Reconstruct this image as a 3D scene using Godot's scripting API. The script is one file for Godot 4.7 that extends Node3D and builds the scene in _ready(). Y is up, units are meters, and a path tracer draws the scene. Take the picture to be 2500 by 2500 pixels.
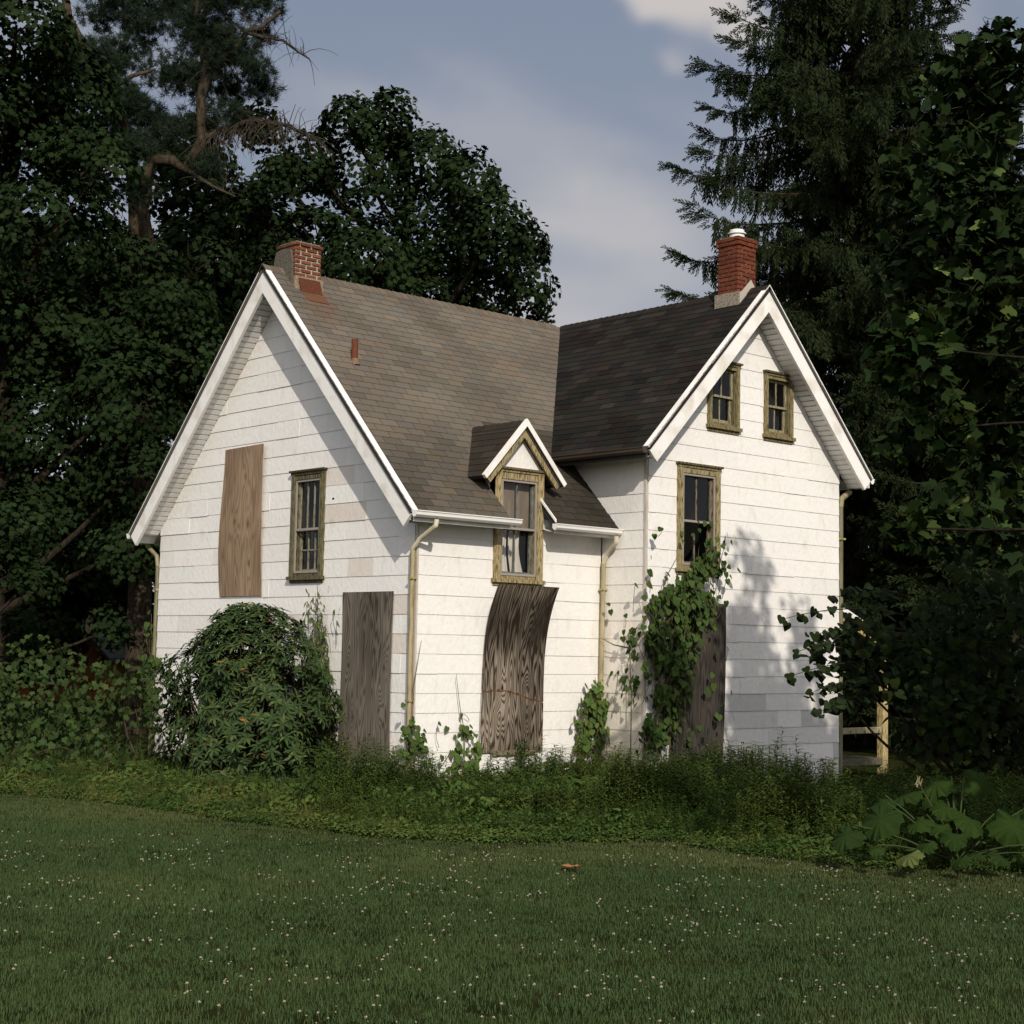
extends Node3D
# Axes: u runs along the front eave wall of the house, h is up, v runs back from it; P(u, h, v) is a point of the scene.

class MB:
	var v := PackedVector3Array()
	var n := PackedVector3Array()
	var c := PackedColorArray()
	var t := PackedVector2Array()
	var i := PackedInt32Array()
	func tri(a: Vector3, b: Vector3, d: Vector3, col: Color) -> void:
		var k := v.size()
		v.append(a); v.append(b); v.append(d)
		c.append(col); c.append(col); c.append(col)
		i.append(k); i.append(k + 1); i.append(k + 2)
	func quad(a: Vector3, b: Vector3, d: Vector3, e: Vector3, col: Color) -> void:
		var k := v.size()
		v.append(a); v.append(b); v.append(d); v.append(e)
		for q in 4: c.append(col)
		i.append(k); i.append(k + 1); i.append(k + 2); i.append(k); i.append(k + 2); i.append(k + 3)
	func box(o: Vector3, x: Vector3, y: Vector3, z: Vector3, col: Color) -> void:   # o is a corner
		quad(o, o + x, o + x + y, o + y, col); quad(o + z, o + z + y, o + z + x + y, o + z + x, col)
		quad(o, o + y, o + y + z, o + z, col); quad(o + x, o + x + z, o + x + y + z, o + x + y, col)
		quad(o, o + z, o + z + x, o + x, col); quad(o + y, o + y + x, o + y + x + z, o + y + z, col)
	func cbox(m: Vector3, x: Vector3, y: Vector3, z: Vector3, col: Color) -> void:  # m is the middle
		box(m - (x + y + z) * 0.5, x, y, z, col)
	func bevel_box(m: Vector3, s: Vector3, b: float, col: Color) -> void:           # chamfered, along the axes
		var h := s * 0.5
		for ax in 3:
			for sg in [-1.0, 1.0]:
				var f := Vector3(); f[ax] = sg * h[ax]
				var p := Vector3(); p[(ax + 1) % 3] = h[(ax + 1) % 3] - b
				var q := Vector3(); q[(ax + 2) % 3] = h[(ax + 2) % 3] - b
				quad(m + f - p - q, m + f + p - q, m + f + p + q, m + f - p + q, col)
				var f2 := Vector3(); f2[ax] = sg * (h[ax] - b)
				for s2 in [-1.0, 1.0]:
					var g := Vector3(); g[(ax + 1) % 3] = s2 * h[(ax + 1) % 3]
					quad(m + f + p * s2 - q, m + f + p * s2 + q, m + f2 + g + q, m + f2 + g - q, col)
	func mesh() -> ArrayMesh:
		var a := []
		a.resize(Mesh.ARRAY_MAX)
		a[Mesh.ARRAY_VERTEX] = v
		if n.size() == v.size(): a[Mesh.ARRAY_NORMAL] = n
		if c.size() == v.size(): a[Mesh.ARRAY_COLOR] = c
		if t.size() == v.size(): a[Mesh.ARRAY_TEX_UV] = t
		a[Mesh.ARRAY_INDEX] = i
		var m := ArrayMesh.new()
		m.add_surface_from_arrays(Mesh.PRIMITIVE_TRIANGLES, a)
		return m

class Frame:                                # a plane with its own x and y; z points out of it
	var o: Vector3; var x: Vector3; var y: Vector3; var z: Vector3
	func _init(a: Vector3, b: Vector3, d: Vector3, e: Vector3) -> void:
		o = a; x = b; y = d; z = e
	func at(p: float, q: float, r := 0.0) -> Vector3: return o + x * p + y * q + z * r

const EYE := Vector3(-13.7856, 2.1, 17.171)
const H1 := 7.967      # ridges
const S1 := 1.0368     # slope of the left wing's roof
const S2 := 1.0236     # slope of the right wing's roof
const L := 3.62        # where the right wing begins
const PF := 0.914      # how far it stands forward
const W2 := 4.787
const WD := 7.0
var rng := RandomNumberGenerator.new()
var used := {}
var M := {}
var house: Node3D

func P(u: float, h: float, v: float) -> Vector3: return Vector3(u, h, -v)
func rf(a: float, b: float) -> float: return rng.randf_range(a, b)
func rdir() -> Vector3:
	var z := rf(-1, 1); var a := rf(0, TAU); var r := sqrt(1.0 - z * z)
	return Vector3(r * cos(a), z, r * sin(a))
func shade(c: Color, k: float) -> Color: return Color(c.r * k, c.g * k, c.b * k)
func jit(c: Color, k: float) -> Color:
	var s := 1.0 + rf(-k, k)
	return Color(c.r * s * (1.0 + rf(-k, k) * 0.35), c.g * s, c.b * s * (1.0 + rf(-k, k) * 0.3))
func basis_y(y: Vector3, hint: Vector3) -> Basis:    # y along y, z as near to hint as it can be
	y = y.normalized()
	var x := y.cross(hint)
	if x.length() < 0.001: x = y.cross(Vector3(0.31, 0.2, 0.9))
	x = x.normalized()
	return Basis(x, y, x.cross(y))

func numbered(called: String) -> String:
	var k: int = used.get(called, 0)
	used[called] = k + 1
	return called if k == 0 else "%s_%03d" % [called, k]
func thing(called: String, label: String, category: String, at := Vector3.ZERO, group := "") -> Node3D:
	var o := Node3D.new()
	o.name = numbered(called)
	add_child(o)
	o.position = at
	tag(o, label, category, group)
	return o
func tag(o: Node3D, label: String, category: String, group := "") -> void:
	o.set_meta("label", label); o.set_meta("category", category)
	if group: o.set_meta("group", group)
func part(parent: Node, called: String, mesh: Mesh, mat: Material, label := "") -> MeshInstance3D:
	var o := MeshInstance3D.new()
	o.name = called
	o.mesh = mesh
	o.material_override = mat
	parent.add_child(o, true)
	if parent.get_parent() == self: o.position = -parent.position      # meshes are written in the scene's own place
	if label: o.set_meta("label", label)
	return o
func part_copy(parent: Node, called: String, mesh: Mesh, mat: Material, xf: Transform3D) -> MeshInstance3D:
	var o := part(parent, called, mesh, mat)
	o.transform = Transform3D(xf.basis, xf.origin + o.position)
	return o
func scatter(parent: Node, called: String, mesh: Mesh, mat: Material, xfs: Array, cols: Array) -> MultiMeshInstance3D:
	var mm := MultiMesh.new()
	mm.transform_format = MultiMesh.TRANSFORM_3D
	mm.use_colors = true
	mm.mesh = mesh
	mm.instance_count = xfs.size()
	for k in xfs.size():
		mm.set_instance_transform(k, xfs[k])
		mm.set_instance_color(k, cols[k])
	var o := MultiMeshInstance3D.new()
	o.name = called
	o.multimesh = mm
	o.material_override = mat
	o.set_meta("kind", "stuff")
	parent.add_child(o, true)
	if parent.get_parent() == self: o.position = -parent.position
	return o

# ---------------------------------------------------------------- materials
func noise_tex(freq: float, ramp: Array, w := 512, h := 512, oct := 4, sd := 1, kind := FastNoiseLite.TYPE_SIMPLEX_SMOOTH) -> NoiseTexture2D:
	var f := FastNoiseLite.new()
	f.seed = sd; f.noise_type = kind; f.frequency = freq; f.fractal_octaves = oct
	var t := NoiseTexture2D.new()
	t.width = w; t.height = h; t.seamless = true; t.noise = f
	var g := Gradient.new()
	var off := PackedFloat32Array(); var cc := PackedColorArray()
	for r in ramp:
		off.append(r[0]); cc.append(Color(r[1], r[2], r[3]))
	g.offsets = off; g.colors = cc
	t.color_ramp = g
	return t
func bump_tex(freq: float, strength: float, sd := 5) -> NoiseTexture2D:
	var f := FastNoiseLite.new()
	f.seed = sd; f.frequency = freq; f.fractal_octaves = 4
	var t := NoiseTexture2D.new()
	t.width = 512; t.height = 512; t.seamless = true; t.noise = f; t.as_normal_map = true; t.bump_strength = strength
	return t
func mat(rough: float, tex: Texture2D = null, scale := Vector3.ONE, spec := 0.5) -> StandardMaterial3D:
	var m := StandardMaterial3D.new()
	m.vertex_color_use_as_albedo = true
	m.roughness = rough
	m.metallic_specular = spec
	m.cull_mode = BaseMaterial3D.CULL_DISABLED
	if tex:
		m.albedo_texture = tex
		m.uv1_triplanar = true; m.uv1_world_triplanar = true
		m.uv1_scale = scale
	return m
func leaf_mat(rough: float, through: float, spec := 0.35) -> StandardMaterial3D:
	var m := mat(rough, null, Vector3.ONE, spec)
	m.backlight_enabled = through > 0.0
	m.backlight = Color(through, through, through * 0.5)
	return m
func bumped(m: StandardMaterial3D, t: Texture2D, k: float) -> StandardMaterial3D:
	m.normal_enabled = true; m.normal_texture = t; m.normal_scale = k
	m.uv1_triplanar = true; m.uv1_world_triplanar = true
	return m

func make_materials() -> void:
	var fine := bump_tex(0.05, 3.0)
	var streak := noise_tex(0.012, [[0.0, 0.93, 0.91, 0.885], [0.18, 0.975, 0.97, 0.96], [0.42, 1, 1, 1], [1.0, 0.985, 0.985, 0.985]], 512, 512, 5, 3)
	M.siding = bumped(mat(0.62, streak, Vector3(0.55, 0.25, 0.55), 0.3), fine, 0.25)
	M.trim = bumped(mat(0.5, noise_tex(0.01, [[0.0, 0.9, 0.88, 0.85], [0.5, 1, 1, 1], [1.0, 1, 1, 1]], 256, 256, 4, 9), Vector3(0.6, 0.6, 0.6), 0.35), fine, 0.15)
	var gran := noise_tex(0.22, [[0.0, 0.62, 0.60, 0.58], [0.5, 0.93, 0.92, 0.9], [1.0, 1.0, 1.0, 1.0]], 512, 512, 3, 21)
	M.shingle = bumped(mat(0.95, gran, Vector3(1.5, 1.5, 1.5), 0.15), bump_tex(0.16, 5.0, 8), 0.6)
	M.deck = mat(0.95)
	var brickt := noise_tex(0.06, [[0.0, 0.55, 0.5, 0.48], [0.45, 0.9, 0.9, 0.9], [1.0, 1, 1, 1]], 256, 256, 4, 31)
	M.brick = bumped(mat(0.9, brickt, Vector3(2, 2, 2), 0.2), bump_tex(0.08, 6.0, 4), 0.7)
	M.mortar = bumped(mat(0.95, brickt, Vector3(1.3, 1.3, 1.3), 0.2), bump_tex(0.08, 6.0, 14), 0.9)
	# flaking yellow paint over grey wood
	var flake := noise_tex(0.028, [[0.0, 0.42, 0.40, 0.38], [0.24, 0.62, 0.60, 0.57], [0.40, 0.88, 0.86, 0.81], [0.6, 1.0, 0.98, 0.94], [1.0, 1, 1, 1]], 512, 512, 5, 41)
	M.flake = bumped(mat(0.8, flake, Vector3(2.4, 0.40, 2.4), 0.25), bump_tex(0.03, 5.0, 41), 0.5)
	M.spout = mat(0.55, noise_tex(0.02, [[0.0, 0.66, 0.62, 0.52], [0.4, 0.9, 0.88, 0.82], [1.0, 1, 1, 1]], 256, 256, 4, 51), Vector3(1.2, 0.35, 1.2), 0.4)
	M.gutter = mat(0.4, null, Vector3.ONE, 0.45)
	M.rust = bumped(mat(0.9, brickt, Vector3(4, 1.5, 4), 0.2), fine, 0.4)
	M.plain = mat(0.9, null, Vector3.ONE, 0.2)
	M.cloth = mat(0.95, noise_tex(0.02, [[0.0, 0.8, 0.78, 0.74], [1.0, 1, 1, 1]], 128, 128, 3, 61), Vector3(2, 0.5, 2), 0.1)
	var g := StandardMaterial3D.new()
	g.transparency = BaseMaterial3D.TRANSPARENCY_ALPHA
	g.albedo_color = Color(0.10, 0.11, 0.10, 0.14)
	g.roughness = 0.06
	g.metallic_specular = 0.4
	g.cull_mode = BaseMaterial3D.CULL_DISABLED
	M.glass = g
	var barkt := noise_tex(0.03, [[0.0, 0.35, 0.33, 0.3], [0.5, 0.85, 0.84, 0.82], [1.0, 1, 1, 1]], 256, 256, 5, 71)
	M.bark = bumped(mat(0.95, barkt, Vector3(1.4, 0.35, 1.4), 0.1), bump_tex(0.04, 8.0, 71), 1.0)
	M.leaf = leaf_mat(0.7, 0.24, 0.12)
	M.gloss_leaf = leaf_mat(0.5, 0.12, 0.2)
	M.needle = leaf_mat(0.8, 0.08, 0.08)
	M.weed = leaf_mat(0.7, 0.22, 0.12)
	M.weed.albedo_color = Color(0.050, 0.084, 0.024).linear_to_srgb()
	M.cloverhead = leaf_mat(0.9, 0.2, 0.1)
	M.grass = leaf_mat(0.75, 0.25, 0.12)
	M.soil = mat(1.0, noise_tex(0.01, [[0.0, 0.55, 0.6, 0.5], [0.5, 0.9, 0.9, 0.85], [1.0, 1.0, 0.95, 0.8]], 512, 512, 5, 81), Vector3(0.25, 0.25, 0.25), 0.05)

func grain_image(w: int, h: int, sd: int, light: Color, dark: Color, rings: float, contrast: float, knots: Array, stain := false) -> ImageTexture:
	# rotary-cut plywood: bands of a warped height field, with knots that push the bands aside
	var a := FastNoiseLite.new(); a.seed = sd; a.frequency = 0.010; a.fractal_octaves = 3
	var b := FastNoiseLite.new(); b.seed = sd + 7; b.frequency = 0.35; b.fractal_octaves = 2
	var d := FastNoiseLite.new(); d.seed = sd + 13; d.frequency = 0.006; d.fractal_octaves = 3
	var im := Image.create(w, h, false, Image.FORMAT_RGB8)
	for y in h:
		for x in w:
			var fx := float(x); var fy := float(y)
			var f := a.get_noise_2d(fx * 1.15 * 256.0 / w, fy * 0.11 * 256.0 / w) * 3.4 + a.get_noise_2d(fx * 0.5 + 900.0, fy * 0.3) * 0.5
			var kn := 0.0
			for k in knots:
				var dx: float = (fx - k.x * w) / 11.0; var dy: float = (fy - k.y * h) / 26.0
				var e := exp(-(dx * dx + dy * dy) * 0.35)
				f += e * 1.6
				kn = maxf(kn, exp(-(dx * dx * 5.0 + dy * dy * 9.0)))
			var s := 0.5 + 0.5 * sin(f * rings)
			s = pow(s, 1.8)
			var fib := b.get_noise_2d(fx * 2.2, fy * 0.05) * 0.5 + 0.5
			var blot := clampf(d.get_noise_2d(fx * 0.8, fy * 0.35) * 1.2 + 0.5, 0.0, 1.0)
			var m := clampf(s * contrast + fib * 0.35 + blot * 0.4 - 0.2 + kn * 0.6, 0.0, 1.0)
			if stain:
				var ty := 1.0 - fy / h
				m = clampf(m + 0.42 * smoothstep(0.55, 0.72, ty + d.get_noise_2d(fx * 2.0, 40.0) * 0.12) * (1.0 - 0.7 * smoothstep(0.86, 0.98, ty + b.get_noise_2d(fx * 3.0, 9.0) * 0.10)), 0.0, 1.0)
			var col := light.lerp(dark, m)
			im.set_pixel(x, y, col)
	return ImageTexture.create_from_image(im)

# ---------------------------------------------------------------- shapes
func tube(mb: MB, pts: Array, radii: Array, sides: int, col: Color, cap := true) -> void:
	var k0 := mb.v.size()
	var up := Vector3(0.13, 0.3, 0.95)
	for j in pts.size():
		var a: Vector3 = pts[maxi(j - 1, 0)]; var b: Vector3 = pts[mini(j + 1, pts.size() - 1)]
		var d := (b - a).normalized()
		var x := d.cross(up)
		if x.length() < 0.05: x = d.cross(Vector3(1, 0, 0.2))
		x = x.normalized()
		var y := x.cross(d)
		up = y
		for s in sides:
			var an := TAU * s / sides
			var nn := x * cos(an) + y * sin(an)
			mb.v.append(pts[j] + nn * float(radii[j])); mb.n.append(nn); mb.c.append(col)
	for j in pts.size() - 1:
		for s in sides:
			var p := k0 + j * sides + s; var q := k0 + j * sides + (s + 1) % sides
			mb.i.append(p); mb.i.append(q); mb.i.append(q + sides)
			mb.i.append(p); mb.i.append(q + sides); mb.i.append(p + sides)
	if cap:
		for e in [0, pts.size() - 1]:
			var k := mb.v.size()
			var d2: Vector3 = (pts[1] - pts[0]).normalized() * -1.0 if e == 0 else (pts[e] - pts[e - 1]).normalized()
			for s in sides:
				mb.v.append(mb.v[k0 + e * sides + s]); mb.n.append(d2); mb.c.append(col)
			for s in range(1, sides - 1):
				mb.i.append(k); mb.i.append(k + s); mb.i.append(k + s + 1)
func bend(a: Vector3, b: Vector3, sag: Vector3, n: int) -> Array:
	var out := []
	for k in n + 1:
		var t := float(k) / n
		out.append(a.lerp(b, t) + sag * 4.0 * t * (1.0 - t))
	return out
func taper(a: float, b: float, n: int) -> Array:
	var out := []
	for k in n + 1: out.append(lerpf(a, b, float(k) / n))
	return out
# a flat polygon of a frame turned into a board between depths `back` and front0 + front1 * (y - y0)
func slab(mb: MB, poly: PackedVector2Array, f: Frame, back: float, front0: float, front1: float, y0: float, col: Color, rear := true) -> void:
	var tri := Geometry2D.triangulate_polygon(poly)
	var fr := []; var bk := []
	for p in poly:
		fr.append(f.at(p.x, p.y, front0 + front1 * (p.y - y0))); bk.append(f.at(p.x, p.y, back))
	for k in range(0, tri.size(), 3):
		mb.tri(fr[tri[k]], fr[tri[k + 1]], fr[tri[k + 2]], col)
		if rear: mb.tri(bk[tri[k]], bk[tri[k + 2]], bk[tri[k + 1]], col)
	for k in poly.size():
		var j := (k + 1) % poly.size()
		mb.quad(bk[k], bk[j], fr[j], fr[k], col)
func rect(x0: float, y0: float, x1: float, y1: float) -> PackedVector2Array:
	return PackedVector2Array([Vector2(x0, y0), Vector2(x1, y0), Vector2(x1, y1), Vector2(x0, y1)])
func area(p: PackedVector2Array) -> float:
	var s := 0.0
	for k in p.size():
		var q := p[(k + 1) % p.size()]
		s += p[k].x * q.y - q.x * p[k].y
	return absf(s) * 0.5
func minus(polys: Array, cut: PackedVector2Array) -> Array:
	var out := []
	for p in polys:
		for q in Geometry2D.clip_polygons(p, cut):
			if area(q) > 0.0006 and not Geometry2D.is_polygon_clockwise(q): out.append(q)
	return out

# leaves lie in their own xy plane: stalk at the origin, tip along +y, upper face towards +z
func leaf(mb: MB, xf: Transform3D, len: float, wid: float, fold: float, droop: float, col: Color, shape := [0.0, 0.75, 1.0, 0.7, 0.0]) -> void:
	var k0 := mb.v.size()
	var n := shape.size() - 1
	for k in n + 1:
		var t := float(k) / n
		var y := len * t; var z := -droop * len * t * t
		var w: float = shape[k] * wid * 0.5
		mb.v.append(xf * Vector3(-w, y, z + fold * w)); mb.v.append(xf * Vector3(0, y, z)); mb.v.append(xf * Vector3(w, y, z + fold * w))
		for q in 3: mb.c.append(col)
	for k in n:
		var a := k0 + k * 3
		for s in [0, 1]:
			mb.i.append(a + s); mb.i.append(a + s + 3); mb.i.append(a + s + 4)
			mb.i.append(a + s); mb.i.append(a + s + 4); mb.i.append(a + s + 1)
func lobed(mb: MB, xf: Transform3D, size: float, outline: Array, cup: float, col: Color) -> void:
	var k0 := mb.v.size()
	mb.v.append(xf * Vector3(0, size * 0.36, 0)); mb.c.append(col)
	for p in outline:
		var q := Vector2(p[0], p[1])
		var r := (q - Vector2(0, 0.36)).length()
		mb.v.append(xf * Vector3(q.x * size, q.y * size, cup * size * r * r)); mb.c.append(col)
	for k in outline.size():
		mb.i.append(k0); mb.i.append(k0 + 1 + k); mb.i.append(k0 + 1 + (k + 1) % outline.size())
const MAPLE := [[0, 0], [0.28, -0.06], [0.5, 0.2], [0.34, 0.42], [0.46, 0.72], [0.16, 0.66], [0, 1.0], [-0.16, 0.66], [-0.46, 0.72], [-0.34, 0.42], [-0.5, 0.2], [-0.28, -0.06]]
const TULIP := [[0, 0], [0.22, -0.04], [0.42, 0.06], [0.56, 0.3], [0.36, 0.42], [0.40, 0.62], [0.46, 0.92], [0.14, 0.86], [0, 0.80], [-0.14, 0.86], [-0.46, 0.92], [-0.40, 0.62], [-0.36, 0.42], [-0.56, 0.3], [-0.42, 0.06], [-0.22, -0.04]]
const HEART := [[0, 0.05], [0.16, -0.08], [0.36, 0.0], [0.46, 0.22], [0.38, 0.5], [0.18, 0.8], [0, 1.0], [-0.18, 0.8], [-0.38, 0.5], [-0.46, 0.22], [-0.36, 0.0], [-0.16, -0.08]]
const GRAPE := [[0, 0.05], [0.2, -0.08], [0.42, 0.06], [0.36, 0.26], [0.52, 0.5], [0.24, 0.6], [0, 1.0], [-0.24, 0.6], [-0.52, 0.5], [-0.36, 0.26], [-0.42, 0.06], [-0.2, -0.08]]
func one_leaf(outline: Array, cup: float, col := Color(1, 1, 1)) -> ArrayMesh:
	var mb := MB.new()
	lobed(mb, Transform3D(), 1.0, outline, cup, col)
	return mb.mesh()
# a spray of lobed leaves round a twig end; y is outwards
func clump(n: int, spread: float, size: float, outline: Array, tone: float) -> ArrayMesh:
	var mb := MB.new()
	for k in n:
		var a := TAU * k / n + rf(-0.4, 0.4); var r := spread * sqrt(rf(0.03, 1.0))
		var p := Vector3(cos(a) * r, rf(-0.35, 0.3) * spread - r * r / spread * 0.35, sin(a) * r)
		var out := Vector3(cos(a), rf(-0.75, 0.05), sin(a))
		var up := (Vector3.UP + rdir() * 0.65).normalized()
		lobed(mb, Transform3D(basis_y(out, up), p), size * rf(0.75, 1.2), outline, rf(-0.5, 0.15), jit(Color(1, 1, 1), tone))
	return mb.mesh()

# ---------------------------------------------------------------- house pieces
func siding(called: String, f: Frame, outline: PackedVector2Array, holes: Array, x0: float, x1: float, h1: float, tint: Callable, label: String) -> MeshInstance3D:
	var base := MB.new()
	base.box(f.at(x0, -0.05, -0.10), f.x * (x1 - x0), f.y * 0.16, f.z * 0.085, Color(0.30, 0.28, 0.26))
	var wall := part(house, called, base.mesh(), M.plain, label)
	var k := 0
	while true:
		var y0 := 0.114 + 0.2724 * (k - 1) if k > 0 else -0.06
		var y1 := 0.114 + 0.2724 * k
		k += 1
		if y0 > h1: break
		var x := x0 - rf(0.05, 1.1)
		while x < x1:
			var w := 1.22 if rng.randf() < 0.62 else 0.61
			var slip := -rf(0.0, 0.012) if rng.randf() < 0.12 else 0.0
			var polys: Array = Geometry2D.intersect_polygons(rect(x + 0.0004, y0 + slip, x + w - 0.0004, y1), outline)
			for q in holes: polys = minus(polys, q)
			for p in polys:
				if area(p) < 0.0006: continue
				var mb := MB.new()
				slab(mb, p, f, -0.05, 0.012 + (0.004 if slip < 0.0 else rf(-0.001, 0.001)), -0.033, y0, tint.call(x + w * 0.5, y0 + 0.13))
				part(wall, "siding_panel", mb.mesh(), M.siding)
			x += w
	return wall
func shingles(roof: Node3D, f: Frame, outline: PackedVector2Array, x0: float, x1: float, y1: float, tint: Callable, singles: int) -> void:
	var tabs := []
	var row := 0
	while row * 0.143 < y1:
		var y := row * 0.143 - 0.02
		var x := x0 - (0.155 if row % 2 else 0.0) - rf(0.0, 0.03)
		while x < x1:
			for p in Geometry2D.intersect_polygons(rect(x + 0.005, y + rf(-0.003, 0.003), x + 0.300, y + 0.147), outline):
				if area(p) > 0.001:
					var c := Vector2()
					for q in p: c += q
					c /= p.size()
					tabs.append([f.at(c.x, c.y).distance_to(EYE), p, y, tint.call(c.x, c.y)])
			x += 0.305
		row += 1
	tabs.sort_custom(func(a, b): return a[0] < b[0])
	var rest := MB.new()
	for k in tabs.size():
		var t: Array = tabs[k]
		var mb: MB = MB.new() if k < singles else rest
		slab(mb, t[1], f, 0.0, 0.0105, -0.052, t[2], t[3], false)
		if k < singles: part(roof, "shingle", mb.mesh(), M.shingle)
	if singles < tabs.size():
		part(roof, "shingles", rest.mesh(), M.shingle).set_meta("kind", "stuff")
func limb_poly(ax: float, ay: float, bx: float, by: float, from: float, to: float, inward: float) -> PackedVector2Array:
	# a strip that runs beside the line a (peak) - b (eave), its edges `from` and `to` below it, cut plumb at the peak and square at the eave
	var d := Vector2(bx - ax, by - ay).normalized()
	var nn := Vector2(d.y, -d.x) * inward
	var cosang := absf(d.x)
	return PackedVector2Array([Vector2(ax, ay - from / cosang), Vector2(bx, by) + nn * from, Vector2(bx, by) + nn * to, Vector2(ax, ay - to / cosang)])
func rake(roof: Node3D, f: Frame, peak: Vector2, e0: Vector2, e1: Vector2, depth: float, white: Color) -> void:
	# f.z points out of the gable; its origin lies on the wall plane
	for s in 2:
		var e := e0 if s == 0 else e1
		var inw := signf(peak.x - e.x)
		var mb := MB.new()
		slab(mb, limb_poly(peak.x, peak.y, e.x, e.y, 0.055, 0.285, -inw), f, depth - 0.05, depth, 0.0, 0.0, white)
		part(roof, "bargeboard", mb.mesh(), M.trim)
		var m2 := MB.new()
		slab(m2, limb_poly(peak.x, peak.y, e.x, e.y, 0.012, 0.055, -inw), f, depth - 0.05, depth - 0.018, 0.0, 0.0, Color(0.10, 0.115, 0.115))  # recessed strip, its dark colour paints the shadow gap under the drip edge
		part(roof, "fascia_shadow_strip", m2.mesh(), M.plain)
		var m3 := MB.new()
		slab(m3, limb_poly(peak.x, peak.y, e.x, e.y, -0.022, 0.014, -inw), f, depth - 0.08, depth + 0.018, 0.0, 0.0, white)
		part(roof, "drip_edge", m3.mesh(), M.trim)
		# soffit: narrow ribbed panels that run from the wall to the bargeboard
		var d := (peak - e).normalized(); var len := (peak - e).length()
		var nn := Vector2(d.y, -d.x) * (inw)
		var n := int(len / 0.105)
		for k in n:
			var a := e + d * (len * k / n + 0.004) + nn * 0.222; var b := e + d * (len * (k + 1) / n - 0.004) + nn * 0.222
			if k == n - 1: b -= d * 0.2
			var mid := a.lerp(b, 0.82)
			var q := MB.new()
			for seg in [[a, mid, 0.0], [mid, b, 0.018]]:
				var p0: Vector2 = seg[0] - nn * seg[2]; var p1: Vector2 = seg[1] - nn * seg[2]
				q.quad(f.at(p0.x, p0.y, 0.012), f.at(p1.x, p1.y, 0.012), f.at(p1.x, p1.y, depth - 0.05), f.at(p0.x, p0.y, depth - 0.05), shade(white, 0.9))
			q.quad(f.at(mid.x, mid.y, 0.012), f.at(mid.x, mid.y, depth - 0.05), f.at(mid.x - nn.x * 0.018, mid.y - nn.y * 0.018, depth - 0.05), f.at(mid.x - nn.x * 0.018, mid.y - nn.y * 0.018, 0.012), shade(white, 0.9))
			part(roof, "soffit_panel", q.mesh(), M.trim)
func bar(mb: MB, f: Frame, x0: float, y0: float, x1: float, y1: float, z0: float, z1: float, col: Color) -> void:
	mb.box(f.at(x0, y0, z0), f.x * (x1 - x0), f.y * (y1 - y0), f.z * (z1 - z0), col)
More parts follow.
